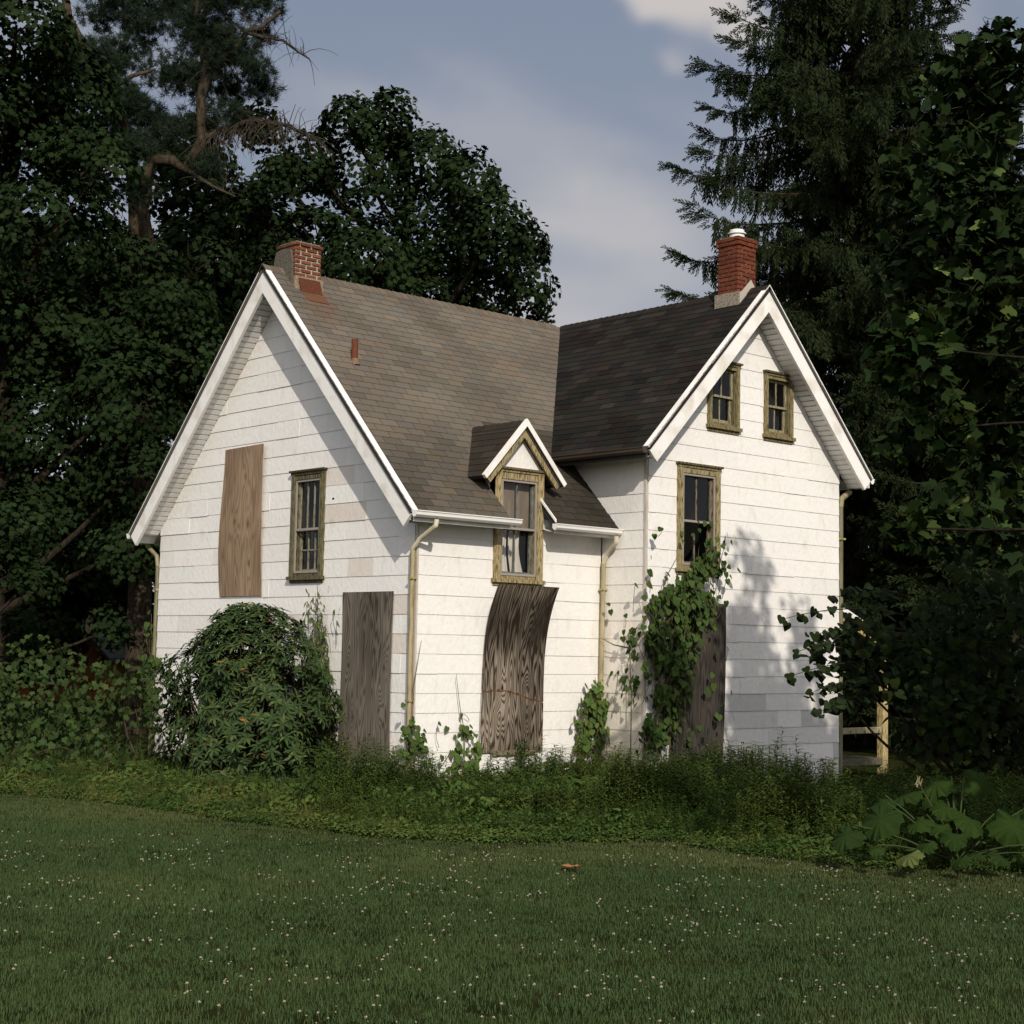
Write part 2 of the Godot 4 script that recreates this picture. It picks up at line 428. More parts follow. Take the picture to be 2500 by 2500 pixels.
# a sash window: casing, sill, cap, two sashes, panes, storm frame, a near-black liner box behind
func window(f: Frame, x0: float, x1: float, y0: float, y1: float, o: Dictionary) -> MeshInstance3D:
	var cas: float = o.get("casing", 0.115); var col: Color = o.get("col", Color(0.42, 0.34, 0.13))
	var rail: float = o.get("rail", (y0 + y1) * 0.5)
	var gx0 := x0 + cas; var gx1 := x1 - cas; var gy0 := y0 + 0.12; var gy1 := y1 - cas - 0.03
	var fm := MB.new()
	bar(fm, f, x0, y0 + 0.07, gx0, y1 - 0.06, -0.08, 0.045, col); bar(fm, f, gx1, y0 + 0.07, x1, y1 - 0.06, -0.08, 0.045, shade(col, 0.95))
	bar(fm, f, gx0, gy1, gx1, y1 - 0.06, -0.08, 0.043, col)
	bar(fm, f, x0 + 0.02, y0 + 0.07, gx0 - 0.012, y1 - 0.06, 0.045, 0.056, shade(col, 1.05)); bar(fm, f, gx1 + 0.012, y0 + 0.07, x1 - 0.02, y1 - 0.06, 0.045, 0.056, shade(col, 1.05))
	for s in [0, 1]:                       # inner stops, stepped back
		var a := gx0 if s == 0 else gx1 - 0.022
		bar(fm, f, a, gy0, a + 0.022, gy1, -0.09, 0.012, shade(col, 0.7))
	var w := part(house, "window", fm.mesh(), M.flake, o.get("label", ""))
	var si := MB.new()
	bar(si, f, x0 - 0.03, y0 + 0.015, x1 + 0.03, y0 + 0.07, -0.08, 0.075, shade(col, 0.9)); bar(si, f, x0, y0 - 0.03, x1, y0 + 0.015, -0.02, 0.03, col)
	bar(si, f, gx0, y0 + 0.07, gx1, gy0, -0.08, 0.02, shade(col, 0.85))
	part(w, "sill", si.mesh(), M.flake)
	var cp := MB.new()
	bar(cp, f, x0, y1 - 0.06, x1, y1 - 0.02, -0.02, 0.06, shade(col, 0.8)); bar(cp, f, x0 - 0.025, y1 - 0.02, x1 + 0.025, y1 + 0.012, -0.02, 0.085, shade(col, 0.45))
	part(w, "head_cap", cp.mesh(), M.flake)
	var sc: Color = o.get("sash", Color(0.20, 0.19, 0.13))
	var ix0 := gx0 + 0.024; var ix1 := gx1 - 0.024
	for s in [0, 1]:
		var a := gy0 + 0.002 if s == 0 else rail - 0.02; var b := rail + 0.02 if s == 0 else gy1 - 0.002
		var z := -0.055 if s == 0 else -0.02
		var mb := MB.new(); var st := 0.042
		bar(mb, f, ix0, a, ix0 + st, b, z - 0.03, z, sc); bar(mb, f, ix1 - st, a, ix1, b, z - 0.03, z, sc)
		bar(mb, f, ix0 + st, a, ix1 - st, a + (0.06 if s == 0 else 0.036), z - 0.03, z - 0.001, sc); bar(mb, f, ix0 + st, b - 0.04, ix1 - st, b, z - 0.03, z - 0.001, sc)
		var ny: int = o.get("rows_low" if s == 0 else "rows_up", 1)
		var ya := a + (0.06 if s == 0 else 0.036); var yb := b - 0.04
		var nx: int = o.get("cols", 2)
		for k in range(1, nx):
			var xm := lerpf(ix0 + st, ix1 - st, float(k) / nx)
			if s == 0 and o.get("broken", false): bar(mb, f, xm - 0.011, ya, xm + 0.011, yb - 0.18, z - 0.025, z - 0.006, sc)
			else: bar(mb, f, xm - 0.011, ya, xm + 0.011, yb, z - 0.025, z - 0.006, sc)
		for k in range(1, ny):
			var ym := lerpf(ya, yb, float(k) / ny)
			bar(mb, f, ix0 + st, ym - 0.01, ix1 - st, ym + 0.01, z - 0.026, z - 0.005, sc)
		part(w, "sash", mb.mesh(), M.flake)
		for kx in nx:
			for ky in ny:
				if s == 0 and o.get("broken", false): continue
				var p0 := lerpf(ix0 + st, ix1 - st, float(kx) / nx); var p1 := lerpf(ix0 + st, ix1 - st, float(kx + 1) / nx)
				var q0 := lerpf(ya, yb, float(ky) / ny); var q1 := lerpf(ya, yb, float(ky + 1) / ny)
				var g := MB.new(); var tw := rf(-0.004, 0.004)
				g.quad(f.at(p0, q0, z - 0.017 + tw), f.at(p1, q0, z - 0.017 - tw), f.at(p1, q1, z - 0.017 - tw), f.at(p0, q1, z - 0.017 + tw), Color(1, 1, 1))
				part(w, "pane", g.mesh(), M.glass)
	if o.get("storm", false):
		var s2 := MB.new(); var gc := Color(0.30, 0.26, 0.23)
		for e in [[gx0 + 0.002, gy0, gx0 + 0.03, gy1], [gx1 - 0.03, gy0, gx1 - 0.002, gy1]]: bar(s2, f, e[0], e[1], e[2], e[3], 0.012, 0.032, gc)
		for y in [gy0 + 0.001, rail - 0.018, gy1 - 0.035]: bar(s2, f, gx0 + 0.03, y, gx1 - 0.03, y + 0.034, 0.013, 0.030, gc)
		part(w, "storm_frame", s2.mesh(), M.gutter)
	var rm := MB.new(); var dk := Color(0.035, 0.032, 0.03)  # added box; its near-black colour stands in for the unlit room
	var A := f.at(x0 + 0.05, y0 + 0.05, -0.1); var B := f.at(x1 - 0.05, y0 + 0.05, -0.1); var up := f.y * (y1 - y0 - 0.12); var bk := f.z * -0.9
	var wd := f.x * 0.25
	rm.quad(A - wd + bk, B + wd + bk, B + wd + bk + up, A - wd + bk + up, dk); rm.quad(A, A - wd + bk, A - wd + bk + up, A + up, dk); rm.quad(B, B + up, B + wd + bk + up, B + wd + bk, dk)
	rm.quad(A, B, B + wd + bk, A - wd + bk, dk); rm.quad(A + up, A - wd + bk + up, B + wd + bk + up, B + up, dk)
	part(w, "dark_room_liner", rm.mesh(), M.plain)
	return w
# a warped plywood sheet as a grid; warp(s, t) gives its distance from the wall, side(t) a sideways shift
func sheet(f: Frame, x0: float, x1: float, lo: Callable, hi: Callable, warp: Callable, side: Callable, vrange: Vector2, tex: Texture2D, label: String) -> MeshInstance3D:
	var nx := 14; var ny := 30
	var mb := MB.new()
	for face in 2:
		var k0 := mb.v.size()
		for j in ny + 1:
			for i in nx + 1:
				var s := float(i) / nx; var t := float(j) / ny
				var y: float = lerpf(lo.call(s), hi.call(s), t)
				var tt := (y - vrange.x) / (vrange.y - vrange.x)
				mb.v.append(f.at(lerpf(x0, x1, s) + side.call(tt), y, warp.call(s, tt) - face * 0.014))
				mb.t.append(Vector2(s, 1.0 - tt)); mb.c.append(Color(1, 1, 1))
		for j in ny:
			for i in nx:
				var a := k0 + j * (nx + 1) + i
				mb.i.append(a); mb.i.append(a + nx + 1); mb.i.append(a + nx + 2); mb.i.append(a); mb.i.append(a + nx + 2); mb.i.append(a + 1)
	var half := (nx + 1) * (ny + 1)
	var ring := []
	for i in nx: ring.append([i, i + 1]); ring.append([ny * (nx + 1) + i, ny * (nx + 1) + i + 1])
	for j in ny: ring.append([j * (nx + 1), (j + 1) * (nx + 1)]); ring.append([j * (nx + 1) + nx, (j + 1) * (nx + 1) + nx])
	for e in ring:
		mb.i.append(e[0]); mb.i.append(e[1]); mb.i.append(e[1] + half); mb.i.append(e[0]); mb.i.append(e[1] + half); mb.i.append(e[0] + half)
	var m := StandardMaterial3D.new()
	m.albedo_texture = tex; m.roughness = 0.88; m.metallic_specular = 0.2; m.cull_mode = BaseMaterial3D.CULL_DISABLED
	return part(house, "plywood_board", mb.mesh(), m, label)
func spout(pts: Array, w: float, label: String, elbow := Color(0.70, 0.66, 0.56), pipe := Color(0.42, 0.365, 0.235)) -> void:
	var mb := MB.new()
	var fine := []
	for k in pts.size() - 1:
		var n := 7 if (pts[k] as Vector3).distance_to(pts[k + 1]) < 0.9 else 1
		for j in n: fine.append((pts[k] as Vector3).lerp(pts[k + 1], float(j) / n))
	fine.append(pts[-1])
	var rad := []
	for k in fine.size(): rad.append(w * (1.0 if k % 2 == 0 or k >= fine.size() - 2 else 1.07))
	tube(mb, [pts[-2], pts[-1]], [w, w], 8, pipe)
	var d := part(house, "downspout", mb.mesh(), M.spout, label)
	var el := MB.new()
	tube(el, fine.slice(0, fine.size() - 1), rad.slice(0, fine.size() - 1), 8, elbow)
	part(d, "elbow", el.mesh(), M.spout)
	var a: Vector3 = pts[-2]; var b: Vector3 = pts[-1]
	for t in [0.12, 0.62]:
		var s := MB.new()
		s.cbox(a.lerp(b, t), Vector3(w * 2.6, 0, 0), Vector3(0, 0.03, 0), Vector3(0, 0, w * 2.6), Color(0.42, 0.36, 0.2))
		part(d, "strap", s.mesh(), M.spout)

# ---------------------------------------------------------------- the scene
func _ready() -> void:
	rng.seed = 20240611
	camera_sky_sun()
	make_materials()
	terrain()
	build_house()
	trees()
	shrubs()
	vines()
	weeds()
	lawn()

func camera_sky_sun() -> void:
	var yaw := -0.8354; var pitch := 0.0862; var roll := 0.0189
	var fw := Vector3(cos(pitch) * cos(yaw), sin(pitch), cos(pitch) * sin(yaw))
	var r0 := fw.cross(Vector3.UP).normalized(); var u0 := r0.cross(fw)
	var r := r0 * cos(roll) + u0 * sin(roll)
	var cam := Camera3D.new()
	cam.name = "camera"
	cam.fov = 35.66; cam.near = 0.1; cam.far = 600.0
	cam.transform = Transform3D(Basis(r, u0 * cos(roll) - r0 * sin(roll), -fw), EYE)
	add_child(cam)
	cam.current = true
	var env := Environment.new()
	env.background_mode = Environment.BG_SKY
	env.tonemap_mode = Environment.TONE_MAPPER_LINEAR
	env.tonemap_exposure = 1.0
	env.sdfgi_enabled = true; env.ssao_enabled = true; env.ssil_enabled = true
	var sm := PanoramaSkyMaterial.new()
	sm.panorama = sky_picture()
	var sky := Sky.new()
	sky.sky_material = sm
	env.sky = sky
	env.background_energy_multiplier = 1.0
	var we := WorldEnvironment.new()
	we.name = "sky"
	we.environment = env
	add_child(we)
	var sun := DirectionalLight3D.new()
	sun.name = "sun"
	sun.light_energy = 1.14
	sun.light_color = Color(1.0, 0.965, 0.91)
	sun.light_angular_distance = 0.45
	sun.shadow_enabled = true
	add_child(sun)
	sun.look_at_from_position(Vector3.ZERO, P(0.43, -0.52, 0.74))

func sky_picture() -> ImageTexture:
	var w := 1024; var h := 512
	var im := Image.create(w, h, false, Image.FORMAT_RGBF)
	var a := FastNoiseLite.new(); a.seed = 4; a.frequency = 0.9; a.fractal_octaves = 5; a.domain_warp_enabled = true; a.domain_warp_amplitude = 0.5; a.domain_warp_frequency = 0.4
	var b := FastNoiseLite.new(); b.seed = 11; b.frequency = 0.8; b.fractal_octaves = 5
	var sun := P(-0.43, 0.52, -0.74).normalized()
	var low := P(0.6876, 0.2205, 0.6918).normalized()
	var big := P(0.687, 0.397, 0.610).normalized()
	for y in h:
		var el := (0.5 - (y + 0.5) / h) * PI
		for x in w:
			var az := (x + 0.5) / w * TAU
			var d := Vector3(sin(az) * cos(el), sin(el), -cos(az) * cos(el))
			var up := maxf(d.y, 0.0)
			var t := pow(1.0 - up, 2.9)
			var c := Vector3(0.150, 0.208, 0.318).lerp(Vector3(0.46, 0.482, 0.54), t)
			if d.y > -0.02:
				var q := Vector2(d.x, d.z) / (up + 0.16)
				var s := q.x * 0.82 + q.y * 0.57; var f := q.x * 0.57 - q.y * 0.82
				var wisp := a.get_noise_2d(s * 1.1 + f * 0.5, f * 2.6 - s * 1.3)
				var k := smoothstep(-0.25, 0.5, wisp) * 0.42
				var g := clampf((d.dot(big) - 0.9981) / 0.0019, 0.0, 1.0)
				var puff := smoothstep(0.35, 0.75, g + b.get_noise_2d(q.x * 7.0, q.y * 7.0) * 0.75)
				c = c.lerp(Vector3(0.50, 0.49, 0.505), k)
				var lowg := clampf((d.dot(low) - 0.9945) / 0.0055, 0.0, 1.0)
				c = c.lerp(Vector3(0.62, 0.585, 0.57), smoothstep(0.35, 1.1, lowg + wisp * 0.5) * 0.45)
				c = c.lerp(Vector3(0.62, 0.575, 0.55), puff * 0.9)
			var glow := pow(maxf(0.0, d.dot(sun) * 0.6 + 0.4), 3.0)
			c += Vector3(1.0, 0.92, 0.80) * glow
			if d.y <= 0.0: c = Vector3(0.10, 0.11, 0.08)
			im.set_pixel(x, y, Color(c.x, c.y, c.z))
	return ImageTexture.create_from_image(im)

# ground places by lateral offset X and distance D in front of the standing point
func G(X: float, D: float) -> Vector2: return Vector2(EYE.x + D * 0.671 + X * 0.7415, -EYE.z + D * 0.7415 - X * 0.671)
func GX(u: float, v: float) -> Vector2:
	var a := u - EYE.x; var b := v + EYE.z
	return Vector2(a * 0.7415 - b * 0.671, a * 0.671 + b * 0.7415)
var edge := []
func edge_at(X: float) -> float:                # where the mown lawn ends
	if edge.is_empty():
		for p in [[-6.5, 8.2], [-4.04, 3.66], [-3.45, 1.66], [-3.30, -1.0], [-2.68, -3.32], [-1.79, -4.34], [-0.35, -5.1], [-0.58, -5.98], [-0.4, -7.63], [0.57, -8.64], [2.2, -11.0]]:
			edge.append(GX(p[0], p[1]))
	if X <= edge[0].x: return edge[0].y
	for k in range(1, edge.size()):
		if X <= edge[k].x: return lerpf(edge[k - 1].y, edge[k].y, (X - edge[k - 1].x) / maxf(edge[k].x - edge[k - 1].x, 0.01))
	return edge[-1].y

func terrain() -> void:
	var mb := MB.new()
	mb.quad(Vector3(-260, 0, 260), Vector3(260, 0, 260), Vector3(260, 0, -260), Vector3(-260, 0, -260), Color(0.028, 0.034, 0.015))
	var g := part(self, "ground", mb.mesh(), M.soil)
	g.set_meta("kind", "structure")

func build_house() -> void:
	house = thing("house", "abandoned white two wing house with steep shingled gables and boarded up windows", "house")
	var WHITE := Color(0.80, 0.780, 0.752)
	var TRIM := Color(0.83, 0.81, 0.78)
	var g1 := Frame.new(P(0, 0, 0), P(0, 0, 1), Vector3.UP, P(-1, 0, 0))
	var fm := Frame.new(P(0, 0, 0), P(1, 0, 0), Vector3.UP, P(0, 0, -1))
	var fi := Frame.new(P(L, 0, 0), P(0, 0, 1), Vector3.UP, P(-1, 0, 0))
	var g2 := Frame.new(P(0, 0, -PF), P(1, 0, 0), Vector3.UP, P(0, 0, -1))
	# walls, course by course
	var t1 := func(x: float, y: float) -> Color:
		var c := jit(WHITE, 0.025)
		if y > 2.0 and y < 5.0 and x < 3.4 and rng.randf() < 0.22: c = c.lerp(Color(0.60, 0.51, 0.43), rf(0.15, 0.7))
		elif y < 0.9: c = c.lerp(Color(0.66, 0.56, 0.45), rf(0.1, 0.5))
		elif rng.randf() < 0.12: c = c.lerp(Color(0.66, 0.60, 0.55), rf(0.1, 0.4))
		return c
	siding("wall", g1, PackedVector2Array([Vector2(0.055, -0.06), Vector2(7.0, -0.06), Vector2(7.0, 4.02), Vector2(3.5, 7.648), Vector2(0.055, 4.08)]), [rect(2.24, 3.10, 3.02, 4.70)], 0.0, 7.0, 7.7, t1, "left gable wall of white siding with one open window")
	var t2 := func(_x: float, y: float) -> Color: return jit(WHITE, 0.015).lerp(Color(0.66, 0.56, 0.45), 0.25 if y < 0.4 else 0.0)
	siding("wall", fm, PackedVector2Array([Vector2(0.02, -0.06), Vector2(3.6, -0.06), Vector2(3.6, 4.03), Vector2(2.345, 4.03), Vector2(2.345, 4.75), Vector2(1.385, 4.75), Vector2(1.385, 4.03), Vector2(0.02, 4.03)]), [rect(1.42, 3.08, 2.31, 4.70)], 0.0, 3.62, 4.75, t2, "middle white wall under the low eave and the dormer window")
	var t3 := func(_x: float, y: float) -> Color: return jit(WHITE, 0.02).lerp(Color(0.64, 0.55, 0.42), clampf((3.8 - y) * 0.2, 0.0, 0.7) + rf(0.0, 0.15))
	siding("wall", fi, PackedVector2Array([Vector2(-PF + 0.03, -0.06), Vector2(-0.02, -0.06), Vector2(-0.02, 4.3), Vector2(0.80, 5.17), Vector2(-PF + 0.03, 5.17)]), [], -PF, 0.9, 5.2, t3, "narrow stained white wall in the inner corner")
	var t4 := func(x: float, y: float) -> Color:
		var c := jit(WHITE, 0.015)
		if y < 1.35: c = c.lerp(Color(0.42, 0.41, 0.41), rf(0.05, 0.75))
		elif y < 3.3 and x > 5.3: c = c.lerp(Color(0.60, 0.57, 0.55), rf(0.05, 0.35))
		return c
	var xm := L + W2 * 0.5
	siding("wall", g2, PackedVector2Array([Vector2(L + 0.045, -0.06), Vector2(L + W2, -0.06), Vector2(L + W2, 5.2), Vector2(xm, 7.65), Vector2(L + 0.045, 5.24)]), [rect(4.34, 3.36, 5.25, 4.97), rect(5.01, 5.64, 5.71, 6.68), rect(6.40, 5.63, 7.08, 6.66)], L, L + W2, 7.7, t4, "right gable wall of white siding with two small attic windows")
	# walls at the back and side, corner trim
	var bk := MB.new()
	bk.box(P(0, 0, WD), P(L, 0, 0), P(0, 4.1, 0), P(0, 0, -0.1), WHITE)
	bk.box(P(L + W2, 0, -PF), P(-0.1, 0, 0), P(0, 5.2, 0), P(0, 0, WD + PF), WHITE)
	bk.box(P(L, 0, WD), P(W2, 0, 0), P(0, 5.2, 0), P(0, 0, -0.1), WHITE)
	part(house, "wall", bk.mesh(), M.siding, "plain rear and side walls")
	for c in [[0.0, 0.0, 4.02], [L, -PF, 5.2]]:
		var m := MB.new()
		m.box(P(c[0] - 0.018, 0, c[1] - 0.018), P(0.03, 0, 0), P(0, c[2], 0), P(0, 0, 0.008), Color(0.52, 0.46, 0.40))
		m.box(P(c[0] - 0.018, 0, c[1] - 0.008), P(0.008, 0, 0), P(0, c[2], 0), P(0, 0, 0.032), Color(0.52, 0.46, 0.40))
		part(house, "corner_trim", m.mesh(), M.trim)
	var hole := MB.new()
	var hp := []
	for k in 10: hp.append(g1.at(2.0 + 0.035 * cos(TAU * k / 10), 4.25 + 0.045 * sin(TAU * k / 10), 0.014))
	for k in 8: hole.tri(hp[0], hp[k + 1], hp[k + 2 if k < 8 else 9], Color(0.01, 0.01, 0.01))
	part(house, "knocked_hole", hole.mesh(), M.plain, "small dark hole in the siding right of the left gable window")
	roofs(TRIM)
	# windows
	var OL := Color(0.150, 0.142, 0.088); var YE := Color(0.36, 0.30, 0.178)
	window(g1, 2.20, 3.055, 3.07, 4.74, {"casing": 0.10, "col": OL, "rail": 3.85, "storm": true, "rows_low": 2, "cols": 3, "sash": Color(0.27, 0.26, 0.2), "label": "tall window with dark olive frame in the left gable"})
	var wm := window(fm, 1.385, 2.345, 3.05, 4.735, {"casing": 0.13, "col": YE, "rail": 3.86, "storm": true, "sash": Color(0.16, 0.18, 0.17), "label": "dormer window with flaking yellow frame and white curtain"})
	window(g2, 4.30, 5.285, 3.32, 5.0, {"casing": 0.115, "col": Color(0.30, 0.26, 0.155), "rail": 4.12, "storm": true, "broken": true, "sash": Color(0.2, 0.18, 0.14), "label": "tall window with vine growing into its empty lower half"})
	window(g2, 4.985, 5.74, 5.60, 6.70, {"casing": 0.085, "col": Color(0.24, 0.21, 0.12), "sash": Color(0.30, 0.28, 0.20), "label": "left of the two small attic windows"})
	window(g2, 6.37, 7.11, 5.59, 6.69, {"casing": 0.085, "col": Color(0.24, 0.21, 0.12), "sash": Color(0.30, 0.28, 0.20), "label": "right of the two small attic windows"})
	var cu := MB.new()
	for k in 26:
		var s0 := float(k) / 26; var s1 := float(k + 1) / 26
		var wv := func(s: float) -> float: return -0.135 + 0.02 * sin(s * 34.0) * (0.5 + s)
		if k == 14 : continue
		for j in 6:
			var q0 := lerpf(3.16, 3.84, j / 6.0); var q1 := lerpf(3.16, 3.84, (j + 1) / 6.0)
			var pinch := func(s: float, q: float) -> float: return lerpf(1.5, 2.10 - 0.10 * sin((q - 3.2) * 3.6), s)
			cu.quad(fm.at(pinch.call(s0, q0), q0, wv.call(s0)), fm.at(pinch.call(s1, q0), q0, wv.call(s1)), fm.at(pinch.call(s1, q1), q1, wv.call(s1)), fm.at(pinch.call(s0, q1), q1, wv.call(s0)), Color(0.82, 0.79, 0.74))
	part(wm, "curtain", cu.mesh(), M.cloth)
	var sh := MB.new()
	sh.quad(fm.at(1.5, 3.86, -0.12), fm.at(2.25, 3.86, -0.12), fm.at(2.25, 4.66, -0.12), fm.at(1.5, 4.66, -0.12), Color(0.30, 0.25, 0.20))
	part(wm, "window_shade", sh.mesh(), M.cloth)
	boards(g1, fm, g2)
	# downspouts
	spout([P(-0.02, 3.85, -0.43), P(-0.03, 3.76, -0.42), P(-0.05, 3.60, -0.12), P(-0.065, 3.46, 0.02), P(-0.065, 0.1, 0.02)], 0.035, "cream downspout at the near corner of the left wing")
	spout([P(3.50, 3.84, -0.43), P(3.50, 3.74, -0.42), P(3.555, 3.58, -0.18), P(3.565, 3.44, -0.10), P(3.55, 0.1, -0.08)], 0.036, "cream downspout in the inner corner")
	spout([P(-0.02, 3.72, 7.36), P(-0.015, 3.68, 7.28), P(-0.01, 3.58, 7.10), P(-0.01, 3.4, 7.055), P(-0.03, 0.1, 7.055)], 0.036, "greenish downspout at the far left corner", Color(0.30, 0.27, 0.18), Color(0.21, 0.20, 0.135))
	spout([P(8.74, 4.90, -0.90), P(8.68, 4.87, -0.90), P(8.50, 4.76, -0.90), P(8.475, 4.62, -0.90), P(8.465, 0.1, -0.90)], 0.05, "greenish downspout at the right corner", Color(0.34, 0.31, 0.2), Color(0.20, 0.195, 0.135))
	chimneys()
	porch(TRIM)

func roofs(TRIM: Color) -> void:
	var xm := L + W2 * 0.5
	var k1 := sqrt(1.0 + S1 * S1); var k2 := sqrt(1.0 + S2 * S2)
	# left wing, front slope
	var f1 := Frame.new(P(0, H1 - 3.87 * S1, -0.37), P(1, 0, 0), P(0, S1, 1) / k1, P(0, 1, -S1) / k1)
	var top1 := 3.87 * k1
	var o1 := PackedVector2Array([Vector2(-0.41, 0), Vector2(1.40, 0), Vector2(1.40, 1.13), Vector2(2.29, 1.13), Vector2(2.29, 0), Vector2(L - 0.004, 0), Vector2(L - 0.004, 2.175), Vector2(xm, top1), Vector2(-0.41, top1)])
	var dk := MB.new()
	slab(dk, o1, f1, -0.06, -0.004, 0.0, 0.0, Color(0.035, 0.03, 0.026))
	var f1b := Frame.new(P(0, H1 - 3.87 * S1, 7.37), P(1, 0, 0), P(0, S1, -1) / k1, P(0, 1, S1) / k1)
	slab(dk, PackedVector2Array([Vector2(-0.41, 0), Vector2(L, 0), Vector2(xm, top1), Vector2(-0.41, top1)]), f1b, -0.06, -0.004, 0.0, 0.0, Color(0.09, 0.08, 0.07))
	var roof := part(house, "roof", dk.mesh(), M.deck, "brown shingled roof of the left wing with patched tabs")
	var tn := FastNoiseLite.new(); tn.frequency = 0.5; tn.seed = 6
	var s1 := func(x: float, y: float) -> Color:
		var c := Color(0.168, 0.148, 0.124)
		var r := rng.randf()
		if r < 0.12: c = Color(0.178, 0.147, 0.117)
		elif r < 0.28: c = Color(0.158, 0.144, 0.126)
		elif r < 0.36: c = Color(0.144, 0.128, 0.108)
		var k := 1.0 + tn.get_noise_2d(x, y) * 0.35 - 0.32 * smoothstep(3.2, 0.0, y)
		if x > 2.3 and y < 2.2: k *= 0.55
		var rs := (1.0 - clampf(absf(x - 0.30) / 0.34, 0.0, 1.0)) * smoothstep(3.9, 4.9, y) * float(y < 5.05)
		c = c.lerp(Color(0.19, 0.10, 0.06), rs * 0.7)
		return jit(shade(c, k), 0.05)
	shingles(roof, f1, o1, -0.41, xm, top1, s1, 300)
	var g1 := Frame.new(P(0, 0, 0), P(0, 0, 1), Vector3.UP, P(-1, 0, 0))
	rake(roof, g1, Vector2(3.5, H1 - 0.01), Vector2(-0.37, H1 - 3.87 * S1 - 0.01), Vector2(7.37, H1 - 3.87 * S1 - 0.01), 0.392, TRIM)
	caps(roof, P(-0.41, H1, 3.5), P(xm, H1, 3.5), P(0, -S1, 1) / k1, P(0, -S1, -1) / k1, Color(0.17, 0.142, 0.115))
	# right wing: the darker slope that faces the left wing, and the far slope
	var f2 := Frame.new(P(xm - 2.79, H1 - 2.79 * S2, -PF - 0.415), P(0, 0, 1), P(1, S2, 0) / k2, P(-S2, 1, 0) / k2)
	var top2 := 2.79 * k2
	var o2 := PackedVector2Array([Vector2(0, 0), Vector2(2.075, 0), Vector2(4.83, top2), Vector2(0, top2)])
	var d2 := MB.new()
	slab(d2, o2, f2, -0.06, -0.004, 0.0, 0.0, Color(0.012, 0.011, 0.010))
	var f2b := Frame.new(P(xm + 2.79, H1 - 2.79 * S2, -PF - 0.415), P(0, 0, 1), P(-1, S2, 0) / k2, P(S2, 1, 0) / k2)
	slab(d2, rect(0, 0, 8.7, top2), f2b, -0.06, -0.004, 0.0, 0.0, Color(0.05, 0.045, 0.04))
	var f2c := Frame.new(P(xm - 2.79, H1 - 2.79 * S2, -PF - 0.415), P(0, 0, 1), P(1, S2, 0) / k2, P(-S2, 1, 0) / k2)
	slab(d2, PackedVector2Array([Vector2(4.83, top2), Vector2(7.6, 0), Vector2(8.7, 0), Vector2(8.7, top2)]), f2c, -0.06, -0.004, 0.0, 0.0, Color(0.05, 0.045, 0.04))
	var roof2 := part(house, "roof", d2.mesh(), M.deck, "nearly black shingled roof of the right wing")
	var s2 := func(x: float, y: float) -> Color:
		var c := Color(0.026, 0.0245, 0.0230)
		if rng.randf() < 0.2: c = Color(0.035, 0.031, 0.0275)
		return jit(shade(c, 1.0 + tn.get_noise_2d(x * 2.0 + 40.0, y * 2.0) * 0.5), 0.12)
	shingles(roof2, f2, o2, 0.0, 4.9, top2, s2, 150)
	var g2 := Frame.new(P(0, 0, -PF), P(1, 0, 0), Vector3.UP, P(0, 0, -1))
	rake(roof2, g2, Vector2(xm, H1 - 0.01), Vector2(xm - 2.79, H1 - 2.79 * S2 - 0.01), Vector2(xm + 2.79, H1 - 2.79 * S2 - 0.01), 0.397, TRIM)
	caps(roof2, P(xm, H1, -PF - 0.41), P(xm, H1, 3.5), P(-1, -S2, 0) / k2, P(1, -S2, 0) / k2, Color(0.036, 0.031, 0.027))
	# eaves: fascia, soffit and gutters
	for r in [[-0.36, 1.40], [2.29, L - 0.01]]:
		var ea := MB.new()
		ea.box(P(r[0], 3.81, -0.355), P(r[1] - r[0], 0, 0), P(0, 0.12, 0), P(0, 0, 0.02), TRIM)
		ea.quad(P(r[0], 3.815, -0.335), P(r[1], 3.815, -0.335), P(r[1], 3.90, 0.0), P(r[0], 3.90, 0.0), shade(TRIM, 0.9))
		part(roof, "fascia", ea.mesh(), M.trim)
	var ea2 := MB.new(); var ea3 := MB.new(); var ea4 := MB.new()
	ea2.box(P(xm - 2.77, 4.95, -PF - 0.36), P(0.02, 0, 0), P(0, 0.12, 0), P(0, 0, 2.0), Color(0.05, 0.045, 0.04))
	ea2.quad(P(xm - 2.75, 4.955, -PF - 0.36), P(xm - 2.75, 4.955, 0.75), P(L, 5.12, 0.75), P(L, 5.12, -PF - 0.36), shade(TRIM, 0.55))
	ea3.box(P(xm + 2.75, 4.95, -PF - 0.36), P(0.02, 0, 0), P(0, 0.12, 0), P(0, 0, 8.0), TRIM)
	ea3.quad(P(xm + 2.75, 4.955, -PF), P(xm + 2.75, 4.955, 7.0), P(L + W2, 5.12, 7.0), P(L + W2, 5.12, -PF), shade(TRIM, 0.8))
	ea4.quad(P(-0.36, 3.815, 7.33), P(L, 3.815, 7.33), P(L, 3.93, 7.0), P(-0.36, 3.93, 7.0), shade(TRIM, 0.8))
	part(roof2, "fascia", ea2.mesh(), M.trim); part(roof2, "fascia", ea3.mesh(), M.trim); part(roof, "soffit", ea4.mesh(), M.trim)
	gutter(roof, P(-0.40, 3.955, -0.365), P(1, 0, 0), 1.93, P(0, 0, -1), TRIM, "white gutter left of the dormer window")
	gutter(roof, P(2.22, 3.945, -0.365), P(1, 0, 0), 1.37, P(0, 0, -1), TRIM, "white gutter right of the dormer window")
	gutter(roof, P(-0.40, 3.955, 7.365), P(1, 0, 0), 4.0, P(0, 0, 1), TRIM, "rear gutter")
	gutter(roof2, P(xm - 2.78, 5.10, -PF - 0.38), P(0, 0, 1), 2.3, P(-1, 0, 0), Color(0.06, 0.045, 0.035), "rusty dark gutter of the right wing")
